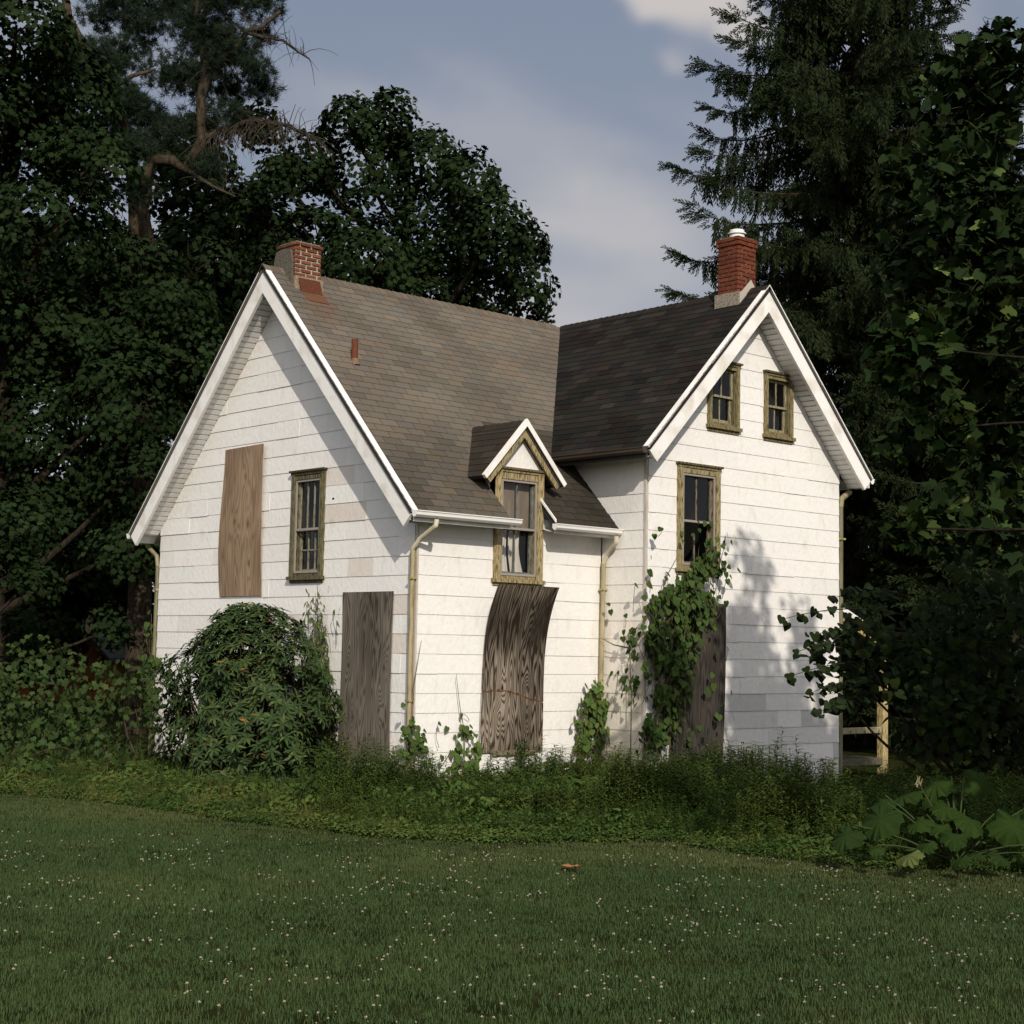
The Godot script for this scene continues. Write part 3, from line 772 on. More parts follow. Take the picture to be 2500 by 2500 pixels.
	gutter(roof2, P(xm + 2.78, 5.11, -PF - 0.38), P(0, 0, 1), 8.0, P(1, 0, 0), TRIM, "white gutter at the right eave")
	var ve := MB.new()
	ve.box(P(2.262, 4.37 - 0.02, 0.0), P(0.022, 0, 0), P(0, 0.045, 0), P(0, -0.385, -0.385), TRIM)
	part(roof, "drip_edge", ve.mesh(), M.trim)
	dormer(TRIM)

func caps(roof: Node3D, a: Vector3, b: Vector3, d1: Vector3, d2: Vector3, col: Color) -> void:
	var n := int(a.distance_to(b) / 0.15); var dir := (b - a).normalized()
	for k in n:
		var p := a + dir * (0.15 * k); var q := p + dir * 0.16
		var lift := Vector3.UP * (0.028 + rf(0, 0.006)); var l2 := Vector3.UP * 0.018
		var mb := MB.new(); var c := jit(col, 0.15)
		for d in [d1, d2]:
			mb.quad(p + lift, q + l2, q + l2 + d * 0.14, p + lift + d * 0.14, c)
			mb.quad(p + lift + d * 0.14, q + l2 + d * 0.14, q + d * 0.14 - Vector3.UP * 0.02, p + d * 0.14 - Vector3.UP * 0.02, c)
			mb.quad(p + lift, p + lift + d * 0.14, p + d * 0.14 - Vector3.UP * 0.02, p, c)
		part(roof, "ridge_cap", mb.mesh(), M.shingle)
func gutter(roof: Node3D, o: Vector3, along: Vector3, len: float, out: Vector3, col: Color, label: String) -> void:
	var mb := MB.new()
	var prof := [[0.0, 0.0], [0.0, -0.06], [0.025, -0.088], [0.065, -0.09], [0.098, -0.06], [0.104, -0.018], [0.116, -0.012], [0.116, 0.0], [0.1, 0.0]]
	for k in prof.size() - 1:
		var a := o + out * float(prof[k][0]) + Vector3.UP * float(prof[k][1]); var b := o + out * float(prof[k + 1][0]) + Vector3.UP * float(prof[k + 1][1])
		mb.quad(a, a + along * len, b + along * len, b, col)
	for e in [0.0, len]:
		for k in range(1, prof.size() - 2):
			var p: Array = [prof[0], prof[k], prof[k + 1]]
			var q := []
			for r in p: q.append(o + out * float(r[0]) + Vector3.UP * float(r[1]) + along * float(e))
			mb.tri(q[0], q[1], q[2], col)
	mb.quad(o + Vector3.UP * -0.03, o + along * len + Vector3.UP * -0.03, o + along * len + out * 0.104 + Vector3.UP * -0.03, o + out * 0.104 + Vector3.UP * -0.03, Color(0.04, 0.035, 0.03))
	part(roof, "gutter", mb.mesh(), M.gutter, label)

func dormer(TRIM: Color) -> void:
	var cx := 1.865; var top := 5.435; var hw := 0.80; var eave := 4.565
	var s := (top - eave) / hw; var k := sqrt(1.0 + s * s); var len := hw * k
	var dk := MB.new(); var frames := []
	for sg in [-1.0, 1.0]:
		var f := Frame.new(P(cx + sg * hw, eave, -0.16), P(0, 0, 1), P(-sg, s, 0) / k, P(sg * s, 1, 0) / k)
		frames.append(f)
		slab(dk, PackedVector2Array([Vector2(0, 0), Vector2(0.39, 0), Vector2(1.24, len), Vector2(0, len)]), f, -0.05, -0.003, 0.0, 0.0, Color(0.02, 0.018, 0.016))
	# gable face, cheeks and the dark underside
	var fm := Frame.new(P(0, 0, 0), P(1, 0, 0), Vector3.UP, P(0, 0, -1))
	var d := part(house, "dormer", dk.mesh(), M.deck, "small gabled dormer over the middle window")
	var tint := func(_x: float, _y: float) -> Color: return jit(Color(0.050, 0.042, 0.034), 0.16)
	shingles(d, frames[0], PackedVector2Array([Vector2(0, 0), Vector2(0.39, 0), Vector2(1.24, len), Vector2(0, len)]), 0.0, 1.3, len, tint, 60)
	shingles(d, frames[1], PackedVector2Array([Vector2(0, 0), Vector2(0.39, 0), Vector2(1.24, len), Vector2(0, len)]), 0.0, 1.3, len, tint, 0)
	caps(d, P(cx, top, -0.16), P(cx, top, 1.05), P(-1, -s, 0) / k, P(1, -s, 0) / k, Color(0.05, 0.042, 0.035))
	var ga := MB.new()
	slab(ga, PackedVector2Array([Vector2(cx - 0.46, 4.755), Vector2(cx + 0.46, 4.755), Vector2(cx, 5.27)]), fm, -0.03, 0.012, 0.0, 0.0, Color(0.80, 0.775, 0.74))
	part(d, "gable_panel", ga.mesh(), M.siding)
	var ck := MB.new()
	for u in [1.385, 2.345]:
		var fr := Frame.new(P(u, 0, 0), P(0, 0, 1), Vector3.UP, P(-1 if u < 2.0 else 1, 0, 0))
		slab(ck, PackedVector2Array([Vector2(-0.03, 4.30), Vector2(0.42, 4.76), Vector2(-0.03, 4.76)]), fr, -0.03, 0.0, 0.0, 0.0, Color(0.78, 0.75, 0.71))
	part(d, "cheek", ck.mesh(), M.siding)
	for sg in [-1.0, 1.0]:
		var e := Vector2(cx + sg * hw, eave - 0.005); var pk := Vector2(cx, top - 0.005)
		var a := MB.new()
		slab(a, limb_poly(pk.x, pk.y, e.x, e.y, -0.03, 0.045, sg), fm, 0.12, 0.175, 0.0, 0.0, TRIM)
		part(d, "drip_edge", a.mesh(), M.trim)
		var b := MB.new()
		slab(b, limb_poly(pk.x, pk.y, e.x - sg * 0.03, e.y + 0.03, 0.046, 0.075, sg), fm, 0.10, 0.135, 0.0, 0.0, Color(0.05, 0.05, 0.045))
		slab(b, limb_poly(pk.x, pk.y, e.x - sg * 0.03, e.y + 0.03, 0.076, 0.155, sg), fm, 0.09, 0.125, 0.0, 0.0, Color(0.34, 0.285, 0.165))
		part(d, "bargeboard", b.mesh(), M.flake)
		var c2 := MB.new()
		slab(c2, limb_poly(pk.x, pk.y, e.x - sg * 0.05, e.y + 0.05, 0.06, 0.085, sg), fm, -0.35, 0.10, 0.0, 0.0, Color(0.10, 0.09, 0.06))
		part(d, "soffit_board", c2.mesh(), M.flake)

func boards(g1: Frame, fm: Frame, g2: Frame) -> void:
	var flat := func(_t: float) -> float: return 0.0
	var tA := grain_image(192, 384, 3, Color(0.62, 0.53, 0.44), Color(0.33, 0.265, 0.205), 8.0, 0.34, [Vector2(0.42, 0.2), Vector2(0.3, 0.52), Vector2(0.62, 0.5), Vector2(0.28, 0.78)])
	sheet(g1, 3.83, 5.03, func(_s: float) -> float: return 2.86, func(_s: float) -> float: return 5.24,
		func(s: float, t: float) -> float: return 0.035 + 0.035 * (1.0 - s) * t + 0.03 * sin(t * 5.0) * s + 0.02 * t,
		func(t: float) -> float: return 0.03 * sin(t * 3.4) - 0.02, Vector2(2.86, 5.24), tA, "pale tan plywood board warped over an upper window of the left gable")
	var tB := grain_image(256, 512, 17, Color(0.48, 0.45, 0.41), Color(0.215, 0.192, 0.17), 12.0, 0.55, [Vector2(0.12, 0.45), Vector2(0.85, 0.44), Vector2(0.2, 0.7), Vector2(0.72, 0.75)])
	sheet(g1, 0.48, 1.66, func(s: float) -> float: return 0.50, func(_s: float) -> float: return 2.885,
		func(s: float, t: float) -> float: return 0.035 + 0.012 * sin(t * 4.0 + s * 2.0), func(t: float) -> float: return 0.012 * t, Vector2(0.5, 2.885), tB, "brown weathered plywood board over the door of the left gable")
	var tC := grain_image(256, 512, 29, Color(0.60, 0.55, 0.49), Color(0.165, 0.142, 0.12), 14.0, 0.80, [Vector2(0.27, 0.8), Vector2(0.72, 0.79), Vector2(0.3, 0.62), Vector2(0.73, 0.63)], true)
	var crack := func(s: float) -> float: return 1.505 - 0.16 * smoothstep(0.3, 1.0, s) + 0.008 * sin(s * 61.0) + 0.005 * sin(s * 143.0)
	var bulge := func(s: float, t: float) -> float:
		return 0.04 + 0.31 * pow(clampf((t - 0.36) / 0.64, 0.0, 1.0), 2.7) + 0.02 * sin(s * 3.1) * t
	sheet(fm, 1.215, 2.405, func(_s: float) -> float: return 0.63, func(s: float) -> float: return crack.call(s) - 0.008, bulge, flat, Vector2(0.63, 3.03), tC, "lower piece of the cracked dark plywood board")
	sheet(fm, 1.215, 2.405, func(s: float) -> float: return crack.call(s) + 0.008, func(_s: float) -> float: return 3.02, bulge, func(t: float) -> float: return 0.0, Vector2(0.63, 3.03), tC, "upper piece of the cracked dark plywood board, its top curling off the wall")
	var sp := MB.new()
	for k in 26:
		var s := k / 26.0
		var y: float = crack.call(s)
		sp.cbox(fm.at(lerpf(1.215, 2.40, s + 0.02), y + rf(-0.006, 0.006), 0.03 + bulge.call(s, 0.36) - 0.034), fm.x * 0.05, fm.y * rf(0.01, 0.022), fm.z * 0.012, jit(Color(0.15, 0.065, 0.03), 0.4))
	part(house, "splintered_edge", sp.mesh(), M.plain)
	var st := MB.new()
	st.box(fm.at(1.43, 0.585, 0.0), fm.x * 0.83, fm.y * 0.07, fm.z * 0.05, Color(0.22, 0.18, 0.13))
	part(house, "door_sill", st.mesh(), M.flake)
	var tD := grain_image(192, 384, 41, Color(0.30, 0.28, 0.26), Color(0.12, 0.107, 0.097), 9.0, 0.45, [])
	sheet(g2, 4.17, 5.37, func(_s: float) -> float: return 0.42, func(_s: float) -> float: return 2.87, func(s: float, t: float) -> float: return 0.05 + 0.02 * sin(t * 3.0) + 0.02 * s, func(t: float) -> float: return 0.05 * t - 0.02, Vector2(0.42, 2.87), tD, "grey brown plywood board half covered by the vine")

func chimney(called: String, u0: float, u1: float, v0: float, v1: float, h0: float, h1: float, course: float, tones: Array, corbel: int, gap: float, mortar: Color, label: String) -> MeshInstance3D:
	var core := MB.new()
	core.box(P(u0 + 0.012, h0 - 0.5, v0 + 0.012), P(u1 - u0 - 0.024, 0, 0), P(0, h1 - h0 + 0.485, 0), P(0, 0, v1 - v0 - 0.024), mortar)
	var ch := part(house, called, core.mesh(), M.mortar, label)
	var n := int(round((h1 - h0) / course))
	for r in n:
		var y := h0 + (h1 - h0) * (r + 0.5) / n
		var out := 0.022 if r >= n - corbel else 0.0
		for face in 4:
			var along := (u1 - u0 if face < 2 else v1 - v0) + out * 2.0
			var x := -out - (0.105 if r % 2 == face % 2 else 0.0)
			while x < along:
				var a := maxf(x, -out) ; var b := minf(x + 0.2, along - out)
				if b - a > 0.03:
					var m := (a + b) * 0.5; var w := b - a - gap; var hh := course - gap
					var pos: Vector3; var size: Vector3
					var pr := rf(-0.003, 0.004)
					if face == 0: pos = P(u0 + m, y, v0 + 0.02 - out - pr); size = Vector3(w, hh, 0.05)
					elif face == 1: pos = P(u0 + m, y, v1 - 0.02 + out + pr); size = Vector3(w, hh, 0.05)
					elif face == 2: pos = P(u0 + 0.02 - out - pr, y, v0 + m); size = Vector3(0.05, hh, w)
					else: pos = P(u1 - 0.02 + out + pr, y, v0 + m); size = Vector3(0.05, hh, w)
					var mb := MB.new()
					mb.bevel_box(pos, size, 0.005, jit(tones[rng.randi() % tones.size()], 0.12))
					part(ch, "brick", mb.mesh(), M.brick)
				x += 0.21
	var tp := MB.new()
	tp.box(P(u0 + 0.02, h1 - 0.03, v0 + 0.02), P(u1 - u0 - 0.04, 0, 0), P(0, 0.045, 0), P(0, 0, v1 - v0 - 0.04), Color(0.30, 0.26, 0.22))
	part(ch, "mortar_cap", tp.mesh(), M.mortar)
	return ch
func chimneys() -> void:
	var a := chimney("chimney", 0.0, 0.49, 3.2, 3.69, 7.62, 8.38, 0.069, [Color(0.21, 0.078, 0.042), Color(0.18, 0.066, 0.038), Color(0.16, 0.062, 0.038), Color(0.23, 0.095, 0.055)], 1, 0.020, Color(0.52, 0.46, 0.38), "weathered red brick chimney with grey render on its left side, near the left gable")
	var st := MB.new()
	var fl := Frame.new(P(0, 0, 0), P(0, 0, 1), Vector3.UP, P(-1, 0, 0))
	slab(st, PackedVector2Array([Vector2(3.24, 7.55), Vector2(3.76, 7.55), Vector2(3.74, 8.12), Vector2(3.70, 8.27), Vector2(3.5, 8.30), Vector2(3.3, 8.26), Vector2(3.25, 8.10)]), fl, -0.02, 0.035, 0.0, 0.0, Color(0.155, 0.145, 0.115))
	part(a, "render_coat", st.mesh(), M.mortar)
	var fs := MB.new()
	fs.box(P(-0.02, 7.55, 3.16), P(0.53, 0, 0), P(0, 0.28, 0), P(0, 0, 0.05), Color(0.34, 0.27, 0.2))
	part(a, "mortar_skirt", fs.mesh(), M.mortar)
	var rp := MB.new()
	rp.quad(P(0.03, 7.80, 3.15), P(0.44, 7.80, 3.15), P(0.47, 7.56, 3.10), P(0.06, 7.56, 3.10), Color(0.13, 0.05, 0.03))
	rp.quad(P(0.06, 7.56, 3.10), P(0.47, 7.56, 3.10), P(0.50, 7.42, 2.95), P(0.12, 7.42, 2.95), Color(0.17, 0.08, 0.045))
	part(a, "rusty_flashing", rp.mesh(), M.rust)
	var b := chimney("chimney", 5.76, 6.20, -0.885, -0.455, 7.88, 8.82, 0.072, [Color(0.185, 0.056, 0.032), Color(0.16, 0.050, 0.030), Color(0.20, 0.064, 0.036)], 2, 0.011, Color(0.30, 0.24, 0.19), "tidy red brick chimney with a white metal flue on the right ridge")
	var sk := MB.new()
	sk.box(P(5.72, 7.6, -0.925), P(0.52, 0, 0), P(0, 0.30, 0), P(0, 0, 0.5), Color(0.36, 0.31, 0.25))
	part(b, "mortar_skirt", sk.mesh(), M.mortar)
	var cf := MB.new()
	var fv := Frame.new(P(0, 0, -0.93), P(1, 0, 0), Vector3.UP, P(0, 0, -1))
	slab(cf, PackedVector2Array([Vector2(5.74, 7.70), Vector2(6.01, 7.97), Vector2(6.25, 7.75), Vector2(6.25, 7.86), Vector2(6.02, 8.13), Vector2(5.74, 7.86)]), fv, 0.0, 0.01, 0.0, 0.0, Color(0.42, 0.38, 0.32))
	part(b, "flashing", cf.mesh(), M.gutter)
	var fp := MB.new()
	tube(fp, [P(5.98, 8.8, -0.67), P(5.98, 8.93, -0.67)], [0.125, 0.125], 20, Color(0.72, 0.71, 0.69))
	tube(fp, [P(5.98, 8.915, -0.67), P(5.98, 8.935, -0.67), P(5.98, 8.945, -0.67), P(5.98, 8.985, -0.67)], [0.15, 0.15, 0.12, 0.12], 20, Color(0.72, 0.71, 0.69))
	part(b, "flue", fp.mesh(), M.gutter)
	var vp := MB.new()
	tube(vp, [P(0.27, 6.25, 1.95), P(0.265, 6.70, 1.95)], [0.05, 0.05], 14, Color(0.17, 0.066, 0.036))
	tube(vp, [P(0.27, 6.30, 1.93), P(0.27, 6.40, 1.945)], [0.075, 0.056], 14, Color(0.26, 0.17, 0.12))
	part(house, "vent_pipe", vp.mesh(), M.rust, "rusty vent pipe standing on the brown roof")

func porch(TRIM: Color) -> void:
	var r := MB.new()
	var fr := Frame.new(P(0, 0, -0.45), P(1, 0, 0), Vector3.UP, P(0, 0, 1))
	slab(r, PackedVector2Array([Vector2(8.42, 3.16), Vector2(10.75, 2.26), Vector2(10.75, 2.34), Vector2(8.42, 3.24)]), fr, 3.5, 0.03, 0.0, 0.0, Color(0.05, 0.045, 0.04))
	var pr := part(house, "porch_roof", r.mesh(), M.deck, "lean-to porch roof at the right wall")
	var e := MB.new()
	slab(e, PackedVector2Array([Vector2(8.42, 3.165), Vector2(10.78, 2.25), Vector2(10.78, 2.34), Vector2(8.42, 3.255)]), fr, 0.028, 0.0, 0.0, 0.0, TRIM)
	part(pr, "edge_board", e.mesh(), M.trim)
	var e2 := MB.new()
	slab(e2, PackedVector2Array([Vector2(8.42, 3.02), Vector2(10.7, 2.14), Vector2(10.7, 2.20), Vector2(8.42, 3.09)]), fr, 0.12, 0.06, 0.0, 0.0, Color(0.45, 0.36, 0.16))
	part(pr, "rafter", e2.mesh(), M.flake)
	for p in [[10.34, -0.45], [10.34, 2.8]]:
		var m := MB.new()
		m.bevel_box(P(p[0], 1.15, p[1]), Vector3(0.15, 2.3, 0.15), 0.015, Color(0.46, 0.38, 0.2))
		m.bevel_box(P(p[0], 1.98, p[1]), Vector3(0.2, 0.14, 0.2), 0.015, Color(0.46, 0.38, 0.2))
		part(house, "porch_post", m.mesh(), M.flake)
	var b := MB.new()
	b.bevel_box(P(9.37, 0.80, -0.46), Vector3(1.8, 0.11, 0.06), 0.01, Color(0.34, 0.31, 0.22))
	part(house, "porch_rail", b.mesh(), M.flake)
	var dk := MB.new()
	dk.bevel_box(P(9.4, 0.25, 1.2), Vector3(1.95, 0.12, 3.4), 0.01, Color(0.12, 0.11, 0.09))
	part(house, "porch_floor", dk.mesh(), M.flake)
	var po := MB.new()
	po.bevel_box(P(8.52, 2.0, -0.42), Vector3(0.14, 2.4, 0.10), 0.01, Color(0.46, 0.38, 0.2))
	part(house, "porch_half_post", po.mesh(), M.flake)

# ---------------------------------------------------------------- trees
func limb_mesh(lines: Array, col: Color, sides := 7) -> ArrayMesh:      # lines: [points, radius at the start, radius at the end]
	var mb := MB.new()
	for l in lines: tube(mb, l[0], taper(l[1], l[2], l[0].size() - 1), sides, col)
	return mb.mesh()
func broadleaf(called: String, label: String, group: String, foot: Vector3, fork: float, thick: float, lobes: Array, per: float, tone: Color, clumps: Array, tsize: float, bark: Color, lean := Vector3.ZERO) -> Node3D:
	var t := thing(called, label, "tree", foot, group)
	var top := -99.0
	for l in lobes: top = maxf(top, l[1])
	var crown_top := Vector3(foot.x, top - 0.5, foot.z) + lean
	var trunk := bend(foot, crown_top, Vector3(rf(-0.2, 0.2), 0, rf(-0.2, 0.2)), 8)
	part(t, "trunk", limb_mesh([[trunk, thick, thick * 0.2]], bark, 10), M.bark)
	var lines := []
	for l in lobes:
		var c := P(l[0], l[1], l[2])
		var d := Vector2(c.x - foot.x, c.z - foot.z).length()
		var h := clampf(l[1] - d * 0.7 - 0.5, fork, top - 0.6)
		var s: Vector3 = foot.lerp(crown_top, clampf((h - foot.y) / (crown_top.y - foot.y), 0.0, 1.0))
		lines.append([bend(s, c, Vector3(0, -0.12 * d * 0.3, 0) + rdir() * 0.12, 5), thick * 0.34, 0.03])
		for k in 5:
			var e := c + (rdir() + Vector3(0, 0.3, 0)) * float(l[3]) * 0.85
			lines.append([bend(c.lerp(s, 0.15), e, rdir() * 0.08, 3), 0.03, 0.008])
	part(t, "limbs", limb_mesh(lines, bark, 5), M.bark).set_meta("kind", "stuff")
	var ns := FastNoiseLite.new(); ns.seed = rng.randi() % 1000; ns.frequency = 0.75 / tsize; ns.fractal_octaves = 2
	var xf := []; var co := []
	for l in lobes:
		var c := P(l[0], l[1], l[2]); var r: float = l[3]
		var n := int(4.0 * PI * r * r * per)
		for k in n:
			var dir := rdir()
			if dir.y < -0.55 and rng.randf() < 0.6: continue
			var bump := ns.get_noise_3dv(c + dir * r * 1.0)
			if bump < -0.16: continue
			var rr := r * (0.70 + 0.38 * sqrt(rng.randf())) * (0.86 + bump * 0.5)
			var p := c + dir * rr
			var b := basis_y((dir + Vector3(0, 0.45, 0) + rdir() * 0.45).normalized(), rdir())
			xf.append(Transform3D(b.scaled(Vector3.ONE * tsize * rf(0.75, 1.2)), p))
			co.append(jit(shade(tone, 1.0 + bump * 0.5), 0.2))
	var order := []
	for k in clumps.size(): order.append([[], []])
	for k in xf.size():
		order[k % clumps.size()][0].append(xf[k]); order[k % clumps.size()][1].append(co[k])
	for k in clumps.size(): scatter(t, "crown", clumps[k], M.leaf, order[k][0], order[k][1])
	return t
func offset_lobes(lobes: Array, u: float, h: float, v: float, s := 1.0) -> Array:
	var out := []
	for l in lobes: out.append([l[0] * s + u, l[1] * s + h, l[2] * s + v, l[3] * s])
	return out
func round_crown(h0: float, h1: float, r: float, n: int) -> Array:
	var out := []
	for k in n:
		var t := rf(0.0, 1.0); var rad := r * sqrt(maxf(0.05, 1.0 - pow(absf(t * 2.0 - 0.85), 2.2)))
		var a := rf(0, TAU); var d := rad * sqrt(rf(0.15, 1.0)) * 0.75
		out.append([cos(a) * d, lerpf(h0, h1, t), sin(a) * d, rf(0.30, 0.45) * r])
	return out

const LOBES_MID := [[8.23,14.65,13.31,0.67],[9.44,15.02,13.20,0.71],[7.78,13.72,14.14,0.82],[10.15,14.05,12.76,0.93],[9.18,13.63,13.70,1.23],[10.18,13.17,10.99,0.81],[10.58,11.96,10.45,0.90],[10.95,12.06,12.78,1.45],[8.69,11.26,12.96,1.25],[7.63,11.62,13.83,0.91],[12.72,12.19,11.70,0.55],[11.73,10.85,10.89,0.73],[11.65,10.63,12.15,1.10],[9.77,10.20,12.69,1.17],[7.22,14.93,15.51,0.64],[6.98,13.25,14.16,0.67],[7.61,10.93,15.15,0.79],[11.12,9.19,12.73,1.50],[9.12,9.30,13.43,1.47],[12.62,10.40,10.96,0.40],[7.02,12.88,15.81,0.59]]
const LOBES_LEFT := [[2.35,13.0,14.9,0.55],[2.6,12.0,14.6,0.5],[2.7,11.0,14.5,0.5],[3.3,10.4,13.6,0.5],[-0.09,14.78,13.53,1.23],[1.40,14.00,14.43,1.21],[0.41,12.67,14.78,1.45],[1.40,12.04,12.95,0.92],[0.46,10.46,12.93,1.39],[2.43,10.11,13.84,0.96],[3.01,9.39,12.04,0.85],[3.88,10.25,12.05,0.69],[2.68,8.86,13.66,1.22],[1.32,8.75,14.35,1.55],[3.73,8.46,12.85,1.22],[2.16,7.08,12.56,1.26],[1.36,6.58,14.60,1.47],[2.45,5.64,12.46,0.93],[2.21,4.87,14.27,1.05],[1.25,4.66,14.96,1.22],[2.02,3.98,11.72,0.66],[-0.95,12.73,14.54,1.65],[-0.93,9.33,14.79,1.83],[-0.09,6.14,16.44,1.93]]
const LOBES_LOW := [[0.79,2.35,10.1,0.5],[-0.49,2.35,11.2,0.42],[-1.50,4.06,9.39,0.68],[-1.20,3.14,9.37,0.51],[-1.75,3.40,9.43,0.57],[-2.6,4.3,9.9,0.9],[-2.8,3.2,9.8,0.8]]
const TUFTS := [[3.2,13.2,14.6,0.6],[2.9,14.3,14.7,0.6],[3.8,12.4,15.2,0.5],[2.5,15.2,15.0,0.6],[5.28,16.88,15.50,0.95],[5.75,16.19,14.74,0.85],[6.15,15.68,14.28,0.57],[4.95,15.71,16.00,0.81],[4.41,16.91,16.49,0.67],[6.40,15.56,15.55,0.49],[4.16,16.27,16.98,0.77],[5.78,14.74,16.18,0.63],[3.93,17.42,17.66,0.68],[6.98,16.98,15.26,0.39],[4.99,17.61,16.20,0.86],[5.34,17.21,14.51,0.65],[6.03,13.69,15.77,0.39],[5.15,14.75,16.85,0.49],[3.6,15.9,17.3,0.9],[3.9,14.9,16.5,0.75],[4.3,13.9,16.4,0.6],[5.0,14.2,15.9,0.65],[5.9,14.6,14.9,0.6],[5.6,15.6,15.6,0.85],[6.6,15.4,14.6,0.5],[4.2,17.6,16.8,0.85],[6.3,17.4,14.4,0.7],[5.5,13.4,15.2,0.5],[3.3,13.6,15.6,0.6],[4.6,15.0,17.2,0.8],[5.9,16.6,15.6,0.8],[5.2,18.6,15.8,1.0],[4.2,18.4,16.6,0.9],[6.1,18.2,15.0,0.8]]
const TULIP_LOBES := [[-0.71,7.39,-9.02,0.42],[-1.02,7.54,-9.64,0.32],[-1.33,6.59,-8.97,0.31],[-1.8,6.18,-9.89,0.45],[-1.24,5.8,-8.74,0.26],[-1.35,5.63,-9.33,0.43],[-1.54,5.31,-9.93,0.48],[-2.49,4.7,-9.66,0.31],[-0.72,4.8,-9.15,0.53],[-0.29,4.07,-9.18,0.42],[-2.33,4.0,-9.74,0.31],[-1.08,3.36,-8.97,0.26],[-1.38,3.19,-9.74,0.25],[-2.4,3.18,-9.51,0.12]]
const HEART_LOBES := [[3.93,2.33,-4.54,0.38],[4.98,2.10,-4.6,0.40],[5.7,2.3,-4.9,0.74],[4.96,2.84,-5.88,0.86],[4.50,2.01,-4.54,0.50],[4.48,1.86,-5.44,0.92],[5.80,1.59,-5.55,0.95],[4.90,1.11,-5.35,0.77],[6.06,0.87,-5.51,0.73],[4.33,2.10,-3.79,0.34],[3.98,1.61,-4.24,0.28],[6.6,2.6,-6.4,1.0],[6.4,1.4,-6.6,0.9]]

func trees() -> void:
	var BARK := Color(0.045, 0.037, 0.030)
	var mc := []
	for k in 4: mc.append(clump(13, 0.30, 0.128, MAPLE, 0.25))
	var GREEN := Color(0.0130, 0.0228, 0.0080)
	broadleaf("maple_tree", "tall dark green maple rising behind the brown roof", "", P(10.3, 0, 13.6), 6.0, 0.34, LOBES_MID, 15.0, GREEN, mc, 1.0, BARK)
	broadleaf("maple_tree", "huge dark maple filling the left edge beside the left gable", "", P(0.6, 0, 14.9), 2.6, 0.40, LOBES_LEFT, 15.0, GREEN, mc, 1.0, BARK)
	broadleaf("maple_tree", "low leafy young tree at the far left over the vine thicket", "", P(-2.3, 0, 9.9), 1.6, 0.10, LOBES_LOW, 22.0, GREEN, mc, 0.8, BARK)
	# trees farther back close the gaps on both sides
	var far := [[G(-21.0, 47.0), 17.0, 4.6], [G(-15.0, 47.0), 15.5, 4.4], [G(-9.2, 45.0), 17.5, 4.0], [G(-5.0, 52.0), 13.0, 3.8], [G(14.0, 50.0), 15.0, 4.4], [G(19.0, 46.0), 16.0, 4.6]]
	var where := ["far left", "second from the left", "third from the left", "hidden behind the brown roof", "behind the tall spruce", "at the far right"]
	for k in far.size():
		var f: Array = far[k]
		var q: Vector2 = f[0]
		broadleaf("far_tree", "dark broadleaf tree far behind the house, " + where[k], "trees far behind the house", P(q.x, 0, q.y), 3.0, 0.3, offset_lobes(round_crown(2.4, f[1] - 1.5, f[2], 18), q.x, 0, q.y), 8.0, shade(GREEN, 0.9), mc, 1.6, BARK)
	var hedge := []
	for k in 16:
		var g := G(-21.0 + k * 0.75, 60.0 + rf(-1, 1))
		hedge.append([g.x, rf(1.0, 4.2), g.y, rf(1.2, 1.9)])
	var hq := G(-15.0, 60.0)
	broadleaf("far_shrubs", "dark bank of shrubs far behind the thicket at the left", "", P(hq.x, 0, hq.y), 0.8, 0.2, hedge, 7.0, shade(GREEN, 0.8), mc, 1.6, BARK)
	pine()
	spruce("spruce_tree", "very tall drooping spruce behind the right gable", P(17.75, 0, 5.55), 26.5, 4.5, 0.42, 7)
	spruce("spruce_tree", "shorter dark spruce at the right edge behind the tulip tree", P(22.7, 0, 5.0), 18.6, 4.4, 0.40, 19)
	spruce("spruce_tree", "dense spruce between the tall spruce and the porch", P(17.0, 0, 0.9), 12.5, 3.6, 0.45, 23)
	tulip_tree()

